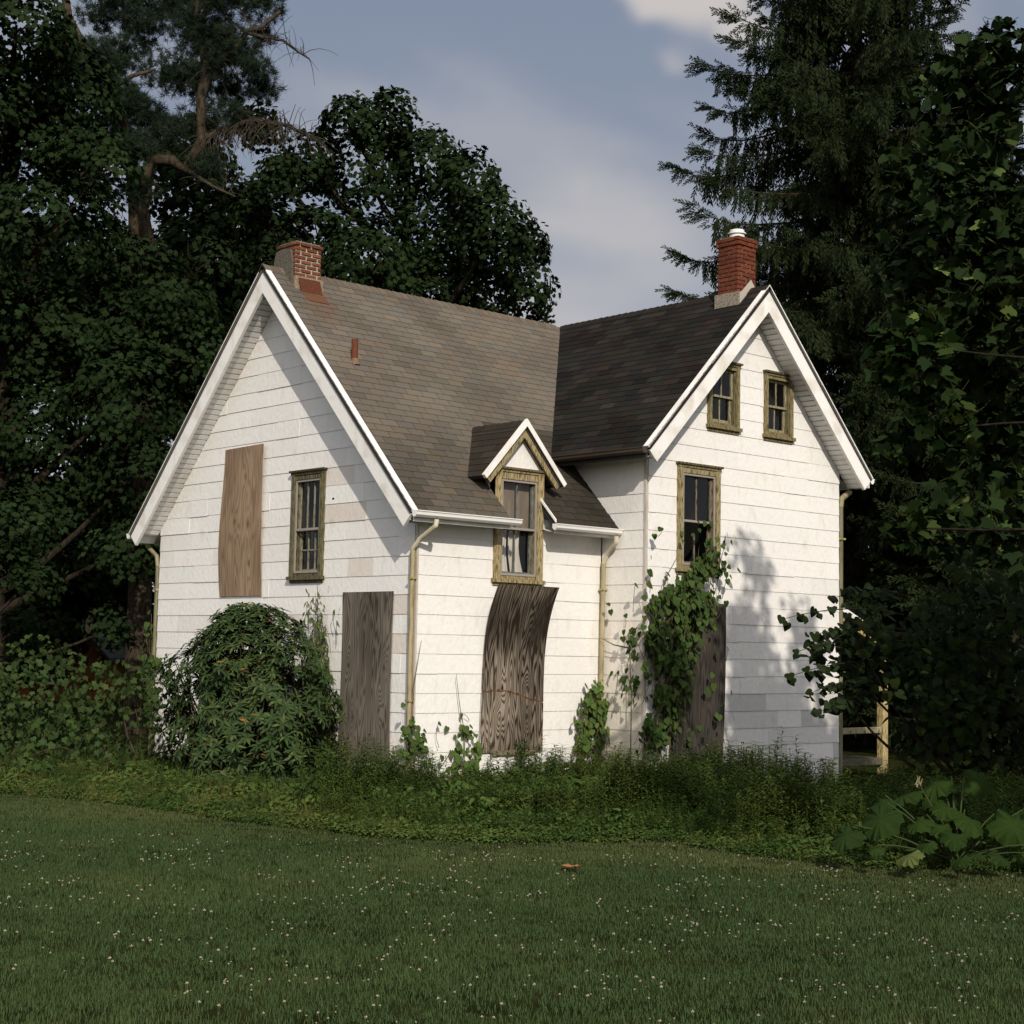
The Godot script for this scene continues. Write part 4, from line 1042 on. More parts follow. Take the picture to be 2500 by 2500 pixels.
func needle_tuft(n: int, len: float, wid: float) -> ArrayMesh:
	var mb := MB.new()
	for k in n:
		var d := (rdir() + Vector3(0, 0.55, 0)).normalized()
		var x := d.cross(rdir()).normalized() * wid
		var o := rdir() * len * 0.18
		mb.tri(o - x, o + x, o + d * len * rf(0.7, 1.1), jit(Color(1, 1, 1), 0.3))
	return mb.mesh()
func pine() -> void:
	var t := thing("pine_tree", "old half dead pine with crooked bare limbs behind the maples", "tree", P(4.75, 0, 16.2))
	var B := Color(0.075, 0.060, 0.045); var D := Color(0.085, 0.073, 0.06)
	part(t, "trunk", limb_mesh([[[P(4.75, 0, 16.2), P(4.7, 6, 16.15), P(4.60, 11.06, 16.09), P(4.42, 12.24, 16.25)], 0.30, 0.18], [[P(4.42, 12.24, 16.25), P(4.45, 13.14, 16.23), P(4.58, 13.55, 16.11), P(4.93, 13.52, 15.79), P(5.19, 13.31, 15.56), P(5.36, 14.0, 15.2), P(5.39, 15.06, 15.37), P(5.44, 15.97, 15.33), P(5.27, 16.97, 15.48), P(5.17, 18.6, 15.58)], 0.17, 0.09]], B, 9), M.bark)
	var limbs := [
		[[P(5.39, 15.0, 15.37), P(5.54, 15.73, 15.11), P(5.64, 15.96, 14.74), P(5.80, 16.23, 14.47), P(5.91, 16.54, 14.23), P(6.16, 16.65, 14.00), P(6.47, 17.03, 13.72)], 0.09, 0.05],
		[[P(5.91, 16.5, 14.23), P(6.22, 16.44, 14.08), P(6.59, 16.37, 13.75), P(6.85, 16.1, 13.5), P(7.06, 15.93, 13.32)], 0.05, 0.02],
		[[P(5.36, 14.0, 15.2), P(5.81, 14.31, 14.73), P(6.24, 14.47, 14.34), P(6.82, 14.38, 13.82), P(7.29, 14.05, 13.39)], 0.08, 0.025],
		[[P(5.19, 13.31, 15.56), P(5.46, 12.80, 14.78), P(5.80, 12.54, 14.33)], 0.06, 0.015],
		[[P(4.42, 12.6, 16.25), P(4.1, 13.4, 16.6), P(3.7, 14.3, 16.9)], 0.1, 0.03],
		[[P(5.3, 16.9, 15.48), P(5.6, 17.6, 15.0), P(6.1, 18.3, 14.8)], 0.07, 0.03]]
	for l in limbs: part(t, "limb", limb_mesh([l], D, 7), M.bark)
	# the second crooked stem nearer the left edge
	part(t, "limb", limb_mesh([[[P(4.5, 8.0, 16.1), P(3.9, 11.5, 15.6), P(3.45, 13.47, 15.0), P(2.9, 14.6, 15.2), P(2.41, 15.4, 15.4), P(2.1, 16.2, 15.7), P(1.9, 17.6, 15.9)], 0.13, 0.09], [[P(2.9, 14.6, 15.2), P(3.4, 15.0, 15.0), P(3.9, 15.25, 14.9)], 0.07, 0.03]], Color(0.085, 0.067, 0.048), 8), M.bark)
	var tw := []
	for l in limbs:
		var pts: Array = l[0]
		for k in range(1, pts.size()):
			for j in (70 if l == limbs[2] else 9):
				var a: Vector3 = (pts[k - 1] as Vector3).lerp(pts[k], rng.randf())
				var d := (rdir() + Vector3(0, -0.7 if l == limbs[2] else 0.1, 0)).normalized()
				var len := rf(0.3, 1.0)
				tw.append([bend(a, a + d * len, Vector3(0, 0.12 * len, 0) + rdir() * 0.05, 4), 0.010, 0.004])
	part(t, "twigs", limb_mesh(tw, Color(0.10, 0.088, 0.070), 4), M.bark).set_meta("kind", "stuff")
	var xf := []; var co := []
	for l in TUFTS:
		for k in int(l[3] * l[3] * 330.0):
			var p := P(l[0], l[1], l[2]) + rdir() * float(l[3]) * pow(rng.randf(), 0.5) * Vector3(1, 0.72, 1)
			xf.append(Transform3D(basis_y((rdir() + Vector3(0.2, 0.7, 0)).normalized(), rdir()).scaled(Vector3.ONE * rf(0.8, 1.3)), p))
			co.append(jit(Color(0.024, 0.036, 0.021), 0.25))
	scatter(t, "needles", needle_tuft(30, 0.19, 0.006), M.needle, xf, co)

func spray(n: int, len: float) -> ArrayMesh:          # a hanging spruce branchlet; y runs along it
	var mb := MB.new()
	for k in n:
		var t := float(k) / n
		var a := k * 2.4 + rf(-0.3, 0.3)
		var side := Vector3(cos(a), 0, sin(a))
		var o := Vector3(0, t * len * 0.92, 0)
		var d := (side * 0.55 + Vector3(0, 0.95, 0)).normalized() * len * lerpf(0.30, 0.20, t) * rf(0.8, 1.2)
		var w := d.cross(Vector3(-side.z, 0.4, side.x)).normalized() * len * 0.036
		var col := jit(Color(1, 1, 1), 0.3)
		mb.quad(o, o + d * 0.5 + w, o + d, o + d * 0.5 - w, col)
	mb.quad(Vector3(-0.006, 0, 0), Vector3(0.006, 0, 0), Vector3(0.004, len, 0), Vector3(-0.004, len, 0), Color(0.9, 0.7, 0.5))
	return mb.mesh()
func spruce(called: String, label: String, foot: Vector3, tall: float, reach: float, slope: float, sd: int) -> void:
	var t := thing(called, label, "tree", foot, "dark spruces behind the right gable")
	var B := Color(0.075, 0.058, 0.045)
	part(t, "trunk", limb_mesh([[bend(foot, foot + Vector3(0.1, tall, 0), Vector3(0.08, 0, 0.05), 10), 0.36, 0.02]], B, 10), M.bark)
	var xf := [[], []]; var co := [[], []]; var lines := []
	var h := 1.0
	var old := rng.state
	rng.seed = sd
	while h < tall - 0.3:
		var R := minf(reach, (tall - h) * slope + 0.15)
		var n := 5
		var a0 := rf(0, TAU)
		for k in n:
			var az := a0 + TAU * k / n + rf(-0.4, 0.4)
			var d := Vector3(cos(az), 0, sin(az)); var len := R * (rf(0.55, 0.92) if rng.randf() < 0.7 else rf(0.95, 1.18))
			var s := Vector3(foot.x, h + rf(-0.3, 0.3), foot.z)
			var pts := []; var dip := rf(0.22, 0.5)
			for j in 9:
				var u := j / 8.0
				pts.append(s + d * len * u + Vector3(0, len * (0.06 * u - dip * u * u + (dip * 0.86) * u * u * u * u), 0))
			lines.append([pts, 0.05, 0.01])
			var m := int(len / 0.062)
			for j in m:
				var u := (j + rng.randf()) / m
				if u < 0.12: continue
				var seg := mini(int(u * 8.0), 7)
				var p: Vector3 = (pts[seg] as Vector3).lerp(pts[seg + 1], u * 8.0 - seg)
				var across := Vector3(-d.z, 0, d.x)
				var fan := (0.12 + 0.42 * u * (1.0 - u) * 2.0) * minf(1.0, len / 2.5)
				for sgn in [-1.0, 1.0]:
					var off: float = fan * rng.randf()
					var y: Vector3 = Vector3(0, -1, 0) + across * sgn * rf(-0.05, 0.35) + d * rf(-0.05, 0.3)
					var sc := rf(0.55, 1.25) * lerpf(1.2, 0.78, u)
					if u > 0.86:
						y = d * rf(0.6, 1.0) + across * sgn * rf(0.1, 0.9) + Vector3(0, rf(-0.6, 0.35), 0); sc = rf(0.5, 0.8)
					elif rng.randf() < 0.28:
						y = across * sgn * rf(0.5, 1.0) + d * rf(0.2, 0.8) + Vector3(0, rf(-0.5, 0.1), 0); sc *= 0.75
					var q := rng.randi() % 2
					xf[q].append(Transform3D(basis_y(y, rdir()).scaled(Vector3(0.9, 1.0, 0.9) * sc), p + across * sgn * off + Vector3(0, 0.03, 0)))
					co[q].append(jit(Color(0.018, 0.0275, 0.0115).lerp(Color(0.030, 0.025, 0.015), 0.45 * rng.randf() * (1.0 - u)), 0.25))
		h += 0.46
	part(t, "branches", limb_mesh(lines, B, 4), M.bark).set_meta("kind", "stuff")
	for q in 2: scatter(t, "needles", spray(20, 0.72), M.needle, xf[q], co[q])
	rng.state = old

func tulip_tree() -> void:
	var foot := P(0.6, 0, -13.4)
	var t := thing("tulip_tree", "near tulip tree whose big lobed leaves hang in from the right edge", "tree", foot)
	var BARK := Color(0.035, 0.030, 0.024)
	part(t, "trunk", limb_mesh([[bend(foot, P(0.6, 11.2, -13.3), Vector3(0.1, 0, 0.1), 8), 0.26, 0.05]], BARK, 10), M.bark)
	var lines := []; var tw := []
	var mid := {}
	for l in TULIP_LOBES:
		var c := P(l[0], l[1], l[2])
		var s := P(0.2, float(l[1]) * 0.8 + 0.9, -11.6)
		lines.append([bend(s, c, rdir() * 0.1, 5), 0.02, 0.008])
		lines.append([bend(P(0.7, float(l[1]) * 0.7 + 0.6, -13.4), s, Vector3(0, 0.15, 0), 4), 0.05, 0.02])
	part(t, "limbs", limb_mesh(lines, BARK, 6), M.bark).set_meta("kind", "stuff")
	var mesh := []
	for k in 4: mesh.append(one_leaf(TULIP, rf(-0.35, 0.35)))
	var items := []
	for l in TULIP_LOBES:
		var r: float = l[3] * 1.35
		for k in int(r * r * 1050.0) + 14:
			var p: Vector3 = P(l[0], l[1], l[2]) + rdir() * r * pow(rng.randf(), 0.45)
			var out := Vector3(rf(-1, 1), rf(-0.9, 0.1), rf(-1, 1)).normalized()
			var up := (Vector3(0, 0.75, 0) + rdir() * 0.75).normalized()
			items.append([p.distance_to(EYE), Transform3D(basis_y(out, up).scaled(Vector3.ONE * rf(0.075, 0.16)), p), jit(Color(0.015, 0.027, 0.009).lerp(Color(0.095, 0.135, 0.034), rng.randf() if rng.randf() < 0.09 else 0.0), 0.22)])  # a small share of leaves is coloured bright as if sunlit
			if k % 3 == 0: tw.append([bend(p, p - out * 0.11 + Vector3(0, 0.02, 0), rdir() * 0.01, 2), 0.0022, 0.003])
	part(t, "twigs", limb_mesh(tw, Color(0.07, 0.085, 0.03), 4), M.bark).set_meta("kind", "stuff")
	leaves_as_parts(t, items, TULIP, 300, -0.3, 0.35)
	# the rest of the crown, right of the picture: it shades the right gable and the ground before it
	var cl := []
	for k in 2: cl.append(clump(9, 0.34, 0.17, TULIP, 0.2))
	var xf := [[], []]; var co := [[], []]
	for e in [[-1.15, 10.3, -13.3, 0.75, 2.4], [0.30, 9.6, -13.3, 0.9, 2.2], [-0.3, 8.9, -13.4, 0.9, 1.2], [0.9, 8.9, -13.4, 0.9, 1.2], [1.6, 8.6, -13.2, 1.2, 2.2], [0.4, 7.2, -13.3, 1.5, 1.7], [3.2, 7.0, -13.0, 2.0, 2.2], [-1.4, 6.6, -12.9, 1.0, 1.2], [1.4, 5.2, -13.2, 2.2, 1.6], [3.4, 4.8, -12.8, 2.2, 1.6], [-1.2, 4.7, -12.6, 1.3, 1.0], [5.4, 6.6, -12.6, 1.8, 2.4]]:
		for j in int(e[3] * e[3] * e[4] * 4.6) + 6:
			var d := rdir() * pow(rng.randf(), 0.5)
			var c := P(e[0], e[1], e[2]) + Vector3(d.x * e[3], d.y * e[4], d.z * e[3])
			for k in 15:
				var p := c + rdir() * 0.36 * pow(rng.randf(), 0.4)
				xf[k % 2].append(Transform3D(basis_y((d + Vector3(0, 0.5, 0) + rdir() * 0.3).normalized(), rdir()).scaled(Vector3.ONE * rf(0.6, 1.0)), p)); co[k % 2].append(jit(Color(0.024, 0.042, 0.015), 0.2))
	for k in 2: scatter(t, "crown", cl[k], M.leaf, xf[k], co[k])

# items: [distance, transform, colour]; the nearest `most` become leaves of their own, the rest one part
func leaves_as_parts(t: Node3D, items: Array, outline: Array, most: int, cup0: float, cup1: float, material: Material = null, called := "leaf") -> void:
	items.sort_custom(func(a, b): return a[0] < b[0])
	var m: Material = material if material else M.leaf
	var proto := []
	for k in 12: proto.append(null)
	var tones := []
	for k in 12:
		var at := (k * items.size()) / 12
		while (items[at][2] as Color).r > (items[at][2] as Color).g * 1.3: at += 1
		tones.append(items[at][2])
		proto[k] = one_leaf(outline, lerpf(cup0, cup1, k / 11.0), tones[k]) if outline.size() else slim_leaf(tones[k], 0.3)
	for k in mini(most, items.size()):
		part_copy(t, called, proto[rng.randi() % 12], m, items[k][1])
	if items.size() > most:
		var xf := []; var co := []
		for k in range(most, items.size()): xf.append(items[k][1]); co.append(items[k][2])
		scatter(t, "foliage", one_leaf(outline, (cup0 + cup1) * 0.5) if outline.size() else slim_leaf(Color(1, 1, 1), 0.3), m, xf, co)
func slim_leaf(col: Color, wid: float) -> ArrayMesh:
	var mb := MB.new()
	leaf(mb, Transform3D(), 1.0, wid, 0.35, 0.25, col)
	return mb.mesh()

# ---------------------------------------------------------------- shrubs
func shrubs() -> void:
	rhododendron()
	heart_shrub()
	thicket()
	neighbours()
func rhododendron() -> void:
	var c := P(-1.02, 0, 2.63)
	var t := thing("rhododendron_bush", "big round rhododendron bush with glossy leaves against the left gable wall", "bush", c)
	var lines := []; var whorls := []
	var ns := FastNoiseLite.new(); ns.seed = 5; ns.frequency = 0.9
	for k in 1900:
		var a := rf(0, TAU); var h := pow(rng.randf(), 0.85) * 2.42
		var prof := sqrt(maxf(0.0, 1.0 - pow(maxf(0.0, h - 0.55) / 1.90, 2.1))) * (1.0 if h > 0.4 else 0.92)
		var inner := 1.0 if k % 4 else rf(0.7, 0.93)
		var dir := Vector3(cos(a), 0, sin(a))
		var bump := ns.get_noise_3d(cos(a) * 1.3, h * 1.0, sin(a) * 1.3)
		if bump < -0.40 and inner == 1.0: continue
		var r := prof * inner * (0.98 + bump * 0.75 + 0.07 * sin(a * 3.0 + h * 2.0)) * (rf(1.06, 1.24) if k % 13 == 0 else 1.0)
		var p := c + Vector3(dir.x * 0.95 * r, h * 1.03 + 0.06 + maxf(0.0, h - 1.9) * rf(0.0, 0.25), dir.z * 1.42 * r)
		if p.x > -0.06: continue
		var out := (dir * Vector3(1.0, 0, 0.75) * (1.1 if h < 1.7 else 0.6) + Vector3(0, 0.55 + maxf(0.0, h - 1.3) * 0.6, 0) + rdir() * 0.25).normalized()
		whorls.append([p.distance_to(EYE), p, out, inner])
		if k % 6 == 0: lines.append([bend(c + Vector3(rf(-0.1, 0.1), 0.05, rf(-0.15, 0.15)), p - out * 0.03, Vector3(0, rf(-0.2, 0.1), 0) + dir * 0.1, 5), 0.025, 0.006])
	part(t, "stems", limb_mesh(lines, Color(0.10, 0.075, 0.05), 5), M.bark).set_meta("kind", "stuff")
	var items := []
	for w in whorls:
		var n := 7 + rng.randi() % 3
		var b := basis_y(w[2], rdir())
		var old := rng.randf() < 0.03
		for k in n:
			var an := TAU * k / n + rf(-0.2, 0.2); var el := rf(-0.12, 0.5)
			var d: Vector3 = b * Vector3(cos(an) * cos(el), sin(el), sin(an) * cos(el))
			var up: Vector3 = (w[2] as Vector3 + Vector3(0, 0.4, 0)).normalized()
			var col := Color(0.030, 0.052, 0.018)
			if rng.randf() < 0.28: col = Color(0.060, 0.082, 0.026)
			if old and k < 1: col = Color(0.28, 0.10, 0.03)
			items.append([w[0] + (0.0 if w[3] == 1.0 else 1.0), Transform3D(basis_y(d, up).scaled(Vector3.ONE * rf(0.105, 0.16)), w[1]), jit(col, 0.22)])
	leaves_as_parts(t, items, [], 300, 0.3, 0.3, M.gloss_leaf)
func heart_shrub() -> void:
	var foot := P(5.6, 0, -5.4)
	var t := thing("shrub", "dark shaded shrub with heart shaped leaves reaching left before the porch", "shrub", foot)
	var lines := []; var items := []
	var TIPS := [[3.00, 2.58, -4.04], [3.06, 1.83, -4.10], [3.73, 2.87, -4.29], [3.51, 1.37, -4.23], [3.20, 2.15, -4.09], [3.3, 1.6, -4.2], [3.4, 2.35, -4.15]]
	for l in HEART_LOBES: lines.append([bend(foot, P(l[0], l[1], l[2]), rdir() * 0.3, 6), 0.035, 0.008])
	for tip in TIPS:
		var e := P(tip[0], tip[1], tip[2]); var s := P(4.7, float(tip[1]) * 0.9 + 0.35, -4.7)
		var pts := bend(s, e, Vector3(0, 0.10, 0), 8)
		lines.append([pts, 0.012, 0.004])
		for k in range(1, 9):
			for sg in 3:
				var p: Vector3 = pts[k] + rdir() * 0.06
				var out := Vector3(rf(-0.9, 0.3), rf(-0.9, -0.1), rf(-0.5, 0.9)).normalized()
				items.append([p.distance_to(EYE), Transform3D(basis_y(out, (Vector3(-0.35, 0.55, 0.6) + rdir() * 0.5).normalized()).scaled(Vector3.ONE * rf(0.10, 0.17)), p), jit(Color(0.022, 0.034, 0.015), 0.22)])
	for l in HEART_LOBES:
		for k in int(l[3] * l[3] * 420.0) + 10:
			var p := P(l[0], l[1], l[2]) + rdir() * float(l[3]) * pow(rng.randf(), 0.4)
			var out := Vector3(rf(-0.9, 0.5), rf(-0.9, 0.0), rf(-0.5, 0.9)).normalized()
			items.append([p.distance_to(EYE) + (0.0 if p.x < 5.0 else 1.0), Transform3D(basis_y(out, (Vector3(-0.3, 0.6, 0.5) + rdir() * 0.6).normalized()).scaled(Vector3.ONE * rf(0.10, 0.165)), p), jit(Color(0.014, 0.0225, 0.008), 0.25)])
	part(t, "stems", limb_mesh(lines, Color(0.06, 0.05, 0.04), 5), M.bark).set_meta("kind", "stuff")
	leaves_as_parts(t, items, HEART, 300, -0.5, 0.1)
func thicket() -> void:
	var t := thing("vine_thicket", "waist high mound of tangled grape vines left of the house", "thicket", P(-2.0, 0, 6.6))
	var items := []; var lines := []
	for l in [[-1.2, 0.9, 6.2, 0.95], [-1.5, 1.0, 7.2, 0.95], [-2.2, 0.9, 6.9, 1.0], [-2.6, 0.8, 8.2, 1.1], [-3.2, 0.5, 6.0, 0.75], [-2.4, 0.4, 5.4, 0.75], [-3.6, 0.5, 7.6, 0.9], [-1.6, 1.2, 8.4, 1.0], [-0.9, 1.25, 5.6, 0.55], [-3.4, 0.5, 9.0, 1.0], [-2.6, 1.0, 9.6, 1.1], [-3.3, 0.35, 4.6, 0.5], [-2.5, 0.35, 4.3, 0.5]]:
		for k in int(l[3] * l[3] * 430.0):
			var d := rdir()
			var p := P(l[0], l[1], l[2]) + d * float(l[3]) * rf(0.8, 1.05)
			if p.y < 0.02: continue
			var up := (d + Vector3(0, 0.3, 0) + rdir() * 0.4).normalized()
			var out := (Vector3(0, -0.8, 0) + rdir() * 0.7).normalized()
			items.append([p.distance_to(EYE), Transform3D(basis_y(out, up).scaled(Vector3.ONE * rf(0.06, 0.135)), p), jit(Color(0.024, 0.042, 0.0135).lerp(Color(0.08, 0.10, 0.03), rng.randf() * 0.25), 0.3)])
		lines.append([bend(P(l[0], 0, l[2]), P(l[0], l[1], l[2]) + rdir() * 0.5, rdir() * 0.4, 6), 0.02, 0.006])
	part(t, "stems", limb_mesh(lines, Color(0.09, 0.07, 0.05), 5), M.bark).set_meta("kind", "stuff")
	leaves_as_parts(t, items, GRAPE, 300, -0.4, 0.3)
func neighbours() -> void:
	# a warm red building and a grey roof glimpsed through the trees at the left
	var q := G(-15.4, 55.0)
	var b := thing("red_house", "small orange red building glimpsed between the trunks at the left", "house", P(q.x, 0, q.y))
	var f := Frame.new(P(q.x, 0, q.y), P(0.7415, 0, -0.671), Vector3.UP, P(-0.671, 0, -0.7415))
	var m := MB.new()
	slab(m, PackedVector2Array([Vector2(-1.6, 0), Vector2(1.4, 0), Vector2(1.4, 1.7), Vector2(-0.1, 3.3), Vector2(-1.6, 1.7)]), f, -6.0, 0.0, 0.0, 0.0, Color(0.30, 0.10, 0.035))
	part(b, "wall", m.mesh(), M.brick)
	for k in 13:
		var c := MB.new(); var y := 0.2 + k * 0.22
		var half := 1.48 if y < 1.6 else maxf(0.1, (3.1 - y) * 0.98)
		bar(c, f, -0.1 - half, y, -0.1 + half, y + 0.2, 0.003, 0.03, jit(Color(0.22, 0.08, 0.032), 0.2))
		part(b, "clapboard", c.mesh(), M.brick)
	var r := MB.new()
	for sg in [-1.0, 1.0]:
		slab(r, PackedVector2Array([Vector2(-0.1, 3.32), Vector2(-0.1 + sg * 1.8, 1.42), Vector2(-0.1 + sg * 1.8, 1.55), Vector2(-0.1, 3.45)]), f, -6.2, 0.25, 0.0, 0.0, Color(0.018, 0.018, 0.018))
	part(b, "roof", r.mesh(), M.deck)
	window_far(b, f, -0.5, 0.7, 0.6, 0.9)
	var q2 := G(-19.6, 60.0)
	var g := thing("grey_house", "pale grey building behind the trees at the far left edge", "house", P(q2.x, 0, q2.y))
	var f2 := Frame.new(P(q2.x, 0, q2.y), P(0.7415, 0, -0.671), Vector3.UP, P(-0.671, 0, -0.7415))
	var m2 := MB.new()
	slab(m2, rect(-4, 0, 1.2, 2.6), f2, -5.0, 0.0, 0.0, 0.0, Color(0.35, 0.36, 0.37))
	part(g, "wall", m2.mesh(), M.plain)
	var r2 := MB.new()
	r2.quad(f2.at(-4.3, 2.5, 0.4), f2.at(1.5, 2.5, 0.4), f2.at(1.5, 4.2, -2.5), f2.at(-4.3, 4.2, -2.5), Color(0.22, 0.23, 0.25))
	r2.quad(f2.at(-4.3, 2.5, -5.4), f2.at(1.5, 2.5, -5.4), f2.at(1.5, 4.2, -2.5), f2.at(-4.3, 4.2, -2.5), Color(0.22, 0.23, 0.25))
	part(g, "roof", r2.mesh(), M.deck)
	window_far(g, f2, -1.6, 0.9, 0.8, 1.1)
func window_far(b: Node3D, f: Frame, x: float, y: float, w: float, h: float) -> void:
	var m := MB.new()
	bar(m, f, x - 0.08, y - 0.08, x + w + 0.08, y + h + 0.08, 0.032, 0.06, Color(0.6, 0.58, 0.54))
	var wn := part(b, "window", m.mesh(), M.plain)
	var p := MB.new()
	bar(p, f, x, y, x + w, y + h * 0.48, 0.05, 0.066, Color(0.03, 0.03, 0.03)); bar(p, f, x, y + h * 0.52, x + w, y + h, 0.05, 0.066, Color(0.03, 0.03, 0.03))
	part(wn, "pane", p.mesh(), M.plain)

# ---------------------------------------------------------------- climbers
# leaves over a polygon of a plane: near..far is how far they stand off it
func climber(called: String, label: String, f: Frame, poly: Array, near: float, far: float, n: int, size: float, outline: Array, tone: Color, roots: Array, loose := 0.0) -> void:
	var pv := PackedVector2Array()
	var lo := Vector2(99, 99); var hi := Vector2(-99, -99)
	for p in poly:
		var q := Vector2(p[0], p[1])
		pv.append(q); lo = lo.min(q); hi = hi.max(q)
	var foot := f.at((lo.x + hi.x) * 0.5, 0.0, 0.1); foot.y = 0.0
	var t := thing(called, label, "vine", foot)
	var items := []; var lines := []
	for r in roots:
		var pts := []
		for k in r.size(): pts.append(f.at(r[k][0], r[k][1], lerpf(near, far, 0.3) + rf(-0.01, 0.02)))
		lines.append([pts, 0.012, 0.004])
	var ns := FastNoiseLite.new(); ns.seed = 77 + n; ns.frequency = 1.7
	var tries := 0
	while items.size() < n and tries < n * 30:
		tries += 1
		var q := Vector2(rf(lo.x - loose, hi.x + loose), rf(lo.y - loose * 0.5, hi.y + loose))
		var inside := Geometry2D.is_point_in_polygon(q, pv)
		if not inside and (loose == 0.0 or rng.randf() > 0.018): continue
		if inside and ns.get_noise_2d(q.x, q.y) < -0.12 and rng.randf() < 0.85: continue
		var z := lerpf(near, far, pow(rng.randf(), 1.3))
		var p := f.at(q.x, q.y, z)
		var up := (f.z * rf(0.4, 1.2) + Vector3(0, rf(0.0, 0.9), 0) + rdir() * 0.55).normalized()
		var out := (Vector3(0, -0.9, 0) + f.x * rf(-0.8, 0.8) + f.z * 0.2 + rdir() * 0.25).normalized()
		items.append([p.distance_to(EYE), Transform3D(basis_y(out, up).scaled(Vector3.ONE * size * rf(0.6, 1.25)), p), jit(tone.lerp(Color(tone.r * 2.0, tone.g * 1.7, tone.b * 1.2), rng.randf() * 0.5), 0.2)])
		if items.size() % 4 == 0:
			var e := f.at(q.x + rf(-0.2, 0.2), maxf(0.05, q.y - rf(0.1, 0.5)), maxf(near * 0.5, z - 0.05))
			lines.append([bend(p, e, rdir() * 0.04, 3), 0.004, 0.005])
	part(t, "stems", limb_mesh(lines, Color(0.16, 0.13, 0.08), 4), M.bark).set_meta("kind", "stuff")
	if outline.size(): leaves_as_parts(t, items, outline, 300, -0.4, 0.3)
	else: leaves_as_parts(t, items, [], 300, 0.3, 0.3)
func vines() -> void:
	var g1 := Frame.new(P(0, 0, 0), P(0, 0, 1), Vector3.UP, P(-1, 0, 0))
	var fm := Frame.new(P(0, 0, 0), P(1, 0, 0), Vector3.UP, P(0, 0, -1))
	var fi := Frame.new(P(L, 0, 0), P(0, 0, 1), Vector3.UP, P(-1, 0, 0))
	var g2 := Frame.new(P(0, 0, -PF), P(1, 0, 0), Vector3.UP, P(0, 0, -1))
	var T := Color(0.036, 0.062, 0.019)
	climber("climbing_vine", "dense vine climbing from the inner corner up to the broken window", g2, [[4.97,3.93],[5.21,3.69],[5.17,3.34],[4.95,3.01],[4.83,2.69],[4.54,2.31],[4.36,1.82],[4.22,1.21],[4.10,0.75],[3.65,0.45],[3.50,0.86],[3.66,1.33],[3.56,1.81],[3.50,2.29],[3.52,2.65],[3.65,2.98],[4.06,3.12],[4.43,3.38],[4.61,3.52]], 0.04, 0.36, 1300, 0.108, HEART, T, [[[3.8, 0.1], [3.75, 1.5], [3.9, 2.6], [4.6, 3.2], [5.0, 3.9]], [[4.0, 0.1], [4.1, 1.2], [4.2, 2.4], [4.7, 3.1]], [[3.7, 2.5], [3.9, 3.2], [4.2, 3.6]]], 0.22)
	climber("creeping_vine", "thin leafy runners on the stained wall of the inner corner", fi, [[-0.88,2.78],[-0.90,1.32],[-0.77,1.32],[-0.62,1.80],[-0.66,2.29]], 0.05, 0.3, 60, 0.10, HEART, T, [[[-0.8, 0.1], [-0.8, 1.5], [-0.7, 2.4]], [[-0.75, 2.15], [-0.4, 2.2], [-0.15, 2.3]]], 0.3)
	climber("downspout_vine", "leafy vine round the foot of the downspout in the inner corner", fm, [[3.40,1.67],[3.56,1.50],[3.60,1.05],[3.62,0.55],[3.70,0.29],[2.97,0.29],[3.04,0.82],[3.0,1.18],[3.20,1.42]], 0.05, 0.25, 300, 0.105, HEART, Color(0.055, 0.09, 0.027), [[[3.4, 0.1], [3.45, 0.9], [3.4, 1.7]], [[3.2, 0.1], [3.15, 0.8], [3.1, 1.3]]], 0.12)
	climber("small_vine", "short vine on the white wall left of the curled plywood board", fm, [[0.86,1.13],[0.98,0.98],[1.10,0.63],[1.12,0.30],[0.66,0.30],[0.70,0.70],[0.70,0.92]], 0.04, 0.2, 75, 0.10, HEART, Color(0.055, 0.09, 0.027), [[[0.85, 0.1], [0.85, 0.9], [0.75, 1.3], [0.68, 1.75]], [[1.1, 0.1], [1.15, 1.0], [1.18, 1.9]]], 0.14)
	climber("corner_vine", "heart leaved vine at the near corner below the downspout", fm, [[-0.10,1.21],[0.07,0.95],[0.30,0.55],[0.40,0.30],[-0.35,0.30],[-0.3,0.89],[-0.36,1.25]], 0.08, 0.22, 70, 0.105, HEART, Color(0.05, 0.085, 0.027), [[[-0.1, 0.1], [-0.12, 1.0], [-0.1, 1.6], [0.0, 2.2]]], 0.15)
	climber("hanging_vine", "slender yellow green vine right of the rhododendron reaching to the sill", g1, [[2.14,2.98],[2.08,2.56],[1.92,2.05],[1.78,1.45],[1.74,0.80],[1.70,0.25],[2.05,0.25],[2.05,0.79],[2.30,1.37],[2.26,1.96],[2.20,2.56]], 0.05, 0.36, 900, 0.105, [], Color(0.07, 0.105, 0.034), [[[1.85, 0.1], [1.9, 1.2], [2.02, 2.0], [2.1, 2.6], [2.15, 3.05]], [[1.9, 0.1], [2.0, 1.3], [2.14, 2.3]]], 0.04)
	climber("left_vine", "vine leaves round the downspout at the far left corner", g1, [[7.05,2.58],[6.95,2.17],[6.70,1.69],[6.66,1.21],[6.79,0.9],[7.15,0.9],[7.25,1.89]], 0.05, 0.25, 70, 0.14, HEART, T, [[[6.9, 0.1], [6.95, 1.4], [7.05, 2.6]]], 0.1)

